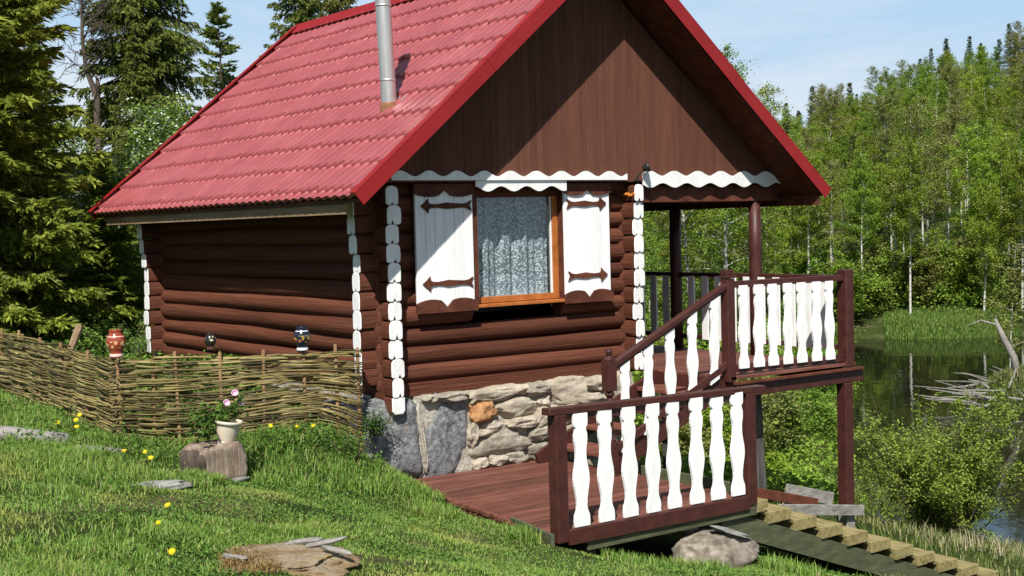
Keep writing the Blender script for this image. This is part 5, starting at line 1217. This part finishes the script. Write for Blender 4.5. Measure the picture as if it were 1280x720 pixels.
v, f = blades(x, y, z, h, .006 + .005 * rng.uniform(0, 1, len(x)), rng, .8)
tag(link('tall_grass', np_mesh('tall_grass', v, f, M['grass']), None, 'taller rough grass along the fence and around the stump'), kind='stuff')
x, y = wedge(150000, 14.0, 56, 40, 60, rng); k = keep(x, y) & ~((x > -.5) & (x < 3.7) & (y > -.4) & (y < 7)); x, y = x[k], y[k]; z = height(x, y); kk = z > WATER + .1; x, y, z = x[kk], y[kk], z[kk]
h = rng.uniform(.06, .26, len(x)) * np.clip(np.hypot(x + 7.4, y + 12.5) / 24, .5, 1.4) * (.6 + .5 * np.clip(lumps(x, y, 1.8, 9) + .5, 0, 1)); v, f = blades(x, y, z, h, .012 + .008 * rng.uniform(0, 1, len(x)), rng, .8)
M['grass_slope'] = grass_mat('slope_blades', [(0, (.08, .125, .02)), (.5, (.125, .18, .03)), (.8, (.17, .22, .045)), (.9, (.3, .26, .13)), (1, (.42, .36, .2))], (.3, .27, .12), .55)
tag(link('slope_grass', np_mesh('slope_grass', v, f, M['grass_slope']), None, 'rough mixed grass on the slope down to the river'), kind='stuff')
# dry straw by the steps and tufts along the water
x, y = spots([(7.6, -2.3, .6, 1.6), (8.4, -2.2, .6, 1.6), (7.0, -1.9, .5, 1), (9.0, -2.5, .5, .8)], 110); z = height(x, y); h = rng.uniform(.08, .3, len(x)); v, f = blades(x, y, z, h, np.full(len(x), .007), rng, 1.1)
M['straw'] = grass_mat('dry_straw', [(0, (.3, .25, .13)), (.6, (.45, .39, .24)), (1, (.55, .5, .35))], (.4, .35, .2), .7)
tag(link('dry_grass', np_mesh('dry_grass', v, f, M['straw']), None, 'pale dry straw beside the lower end of the plank steps'), kind='stuff')
# reeds on the far shore and spit
n = 26000; Nn = rng.uniform(62.8, 67.8, n); T = rng.uniform(-14, -6.7, n); x, y = .77 * Nn - .64 * T, .64 * Nn + .77 * T; z = height(x, y); kk = (z > WATER - .1) & (rng.uniform(0, 1, n) < np.clip(1.2 + lumps(x, y, 1.2, 12), .1, 1)); x, y, z = x[kk], y[kk], z[kk]
h = rng.uniform(.12, .38, len(x)) * np.clip((x * .77 + y * .64 - 61.5) / 3, .3, 1); v, f = blades(x, y, z, h, rng.uniform(.025, .05, len(x)), rng, .6)
M['reed'] = grass_mat('reed_blades', [(0, (.075, .15, .02)), (.5, (.12, .22, .03)), (.85, (.18, .27, .05)), (1, (.36, .32, .12))], (.2, .26, .05), .6)
tag(link('reeds', np_mesh('reeds', v, f, M['reed']), None, 'bright green reeds along the far river shore'), kind='stuff')
n = 16000; x = 37.0 + rng.uniform(-7, 7, n); y = 13.6 + rng.uniform(-7, 7, n); z = height(x, y); kk = z > WATER + .05; x, y, z = x[kk], y[kk], z[kk]; h = rng.uniform(.1, .45, len(x)); v, f = blades(x, y, z, h, rng.uniform(.02, .035, len(x)), rng, .8)
tag(link('spit_grass', np_mesh('spit_grass', v, f, M['grass_slope']), None, 'grass covering the small river spit'), kind='stuff')
# broad-leaved weeds
def weeds(lst, per, ls, name, lab, mk, hmax=.16):
    x, y = spots(lst, per); k = keep(x, y); x, y = x[k], y[k]; z = height(x, y) + rng.uniform(.01, hmax, len(x)) ; v, f = leaf_quads(np.stack([x, y, z], 1), ls, ls * .6, rng, .5)
    tag(link(name, np_mesh(name, v, f, M[mk]), None, lab), kind='stuff')
weeds([(-3.0 + .22 * i, .12 - .06 * i, .24, 1) for i in range(12)] + [(-3.4, .4, .35, 1.6), (-3.2, 1.2, .35, 1.6), (-3.4, 2.2, .5, 2), (-2.9, -.6, .3, 1), (-4.0, .2, .5, 1.2), (-3.6, -.3, .5, 1.4), (-.8, -.8, .25, 1), (-1.6, -.5, .4, 1.4), (-4.3, -.4, .5, 1)], 105, .04, 'weeds', 'broad leaved weeds along the foot of the willow fence', 'weed', .2)
weeds([(-1.5 + .1 * i, 1.0 + .3 * i, .5, 1) for i in range(8)] + [(-2.3, 1.8, .6, 2), (-2.0, 3.4, .7, 2), (-1.2, 6.5, .8, 2), (-2.4, 6.0, .8, 2.5)], 420, .07, 'garden_weeds', 'leafy garden weeds behind the willow fence', 'weed', .3)
weeds([(12, 6, 3, 3), (9, 3.5, 2.5, 2.2), (14.5, 9, 3.5, 3), (7, 1.0, 1.5, 1.4), (17, 10, 3, 3), (10, 6.5, 2, 2), (20, 13, 3, 2), (24, 17.5, 4, 3), (29, 21.5, 4, 3), (34, 26, 5, 3), (40, 31, 5, 3)], 1700, .11, 'slope_weeds', 'green undergrowth on the river slope behind the porch', 'leaf_alder', .45)
weeds([(.77 * q - .64 * t, .64 * q + .77 * t, 3.0, 1) for q in (70, 76, 84, 92) for t in range(-22, 20, 4)], 900, .22, 'forest_undergrowth', 'undergrowth below the trees across the river', 'leaf_alder', 1.2)

x, y = wedge(60000, 7.2, 14.8, 11, 57, rng); l = lumps(x, y, 2.8, 21); k = keep(x, y) & (l > .05) & (height(x, y) > -2.5); x, y = x[k], y[k]; z = height(x, y) + rng.uniform(.012, .05, len(x)); v, f = leaf_quads(np.stack([x, y, z], 1), .026, .019, rng, .6)
tag(link('clover', np_mesh('clover', v, f, M['weed']), None, 'small clover leaves scattered through the lawn'), kind='stuff')
x, y = spots([(-3.62, -4.58, .3, 1.2), (-3.35, -4.75, .2, .6), (-3.8, -4.75, .2, .8)], 700); z = height(x, y) + .03; h = rng.uniform(.015, .045, len(x)); v, f = blades(x, y, z, h, np.full(len(x), .006), rng, 1.8)
tag(link('dry_moss', np_mesh('dry_moss', v, f, M['moss']), None, 'dry brown moss growing on the rotten stump'), kind='stuff')
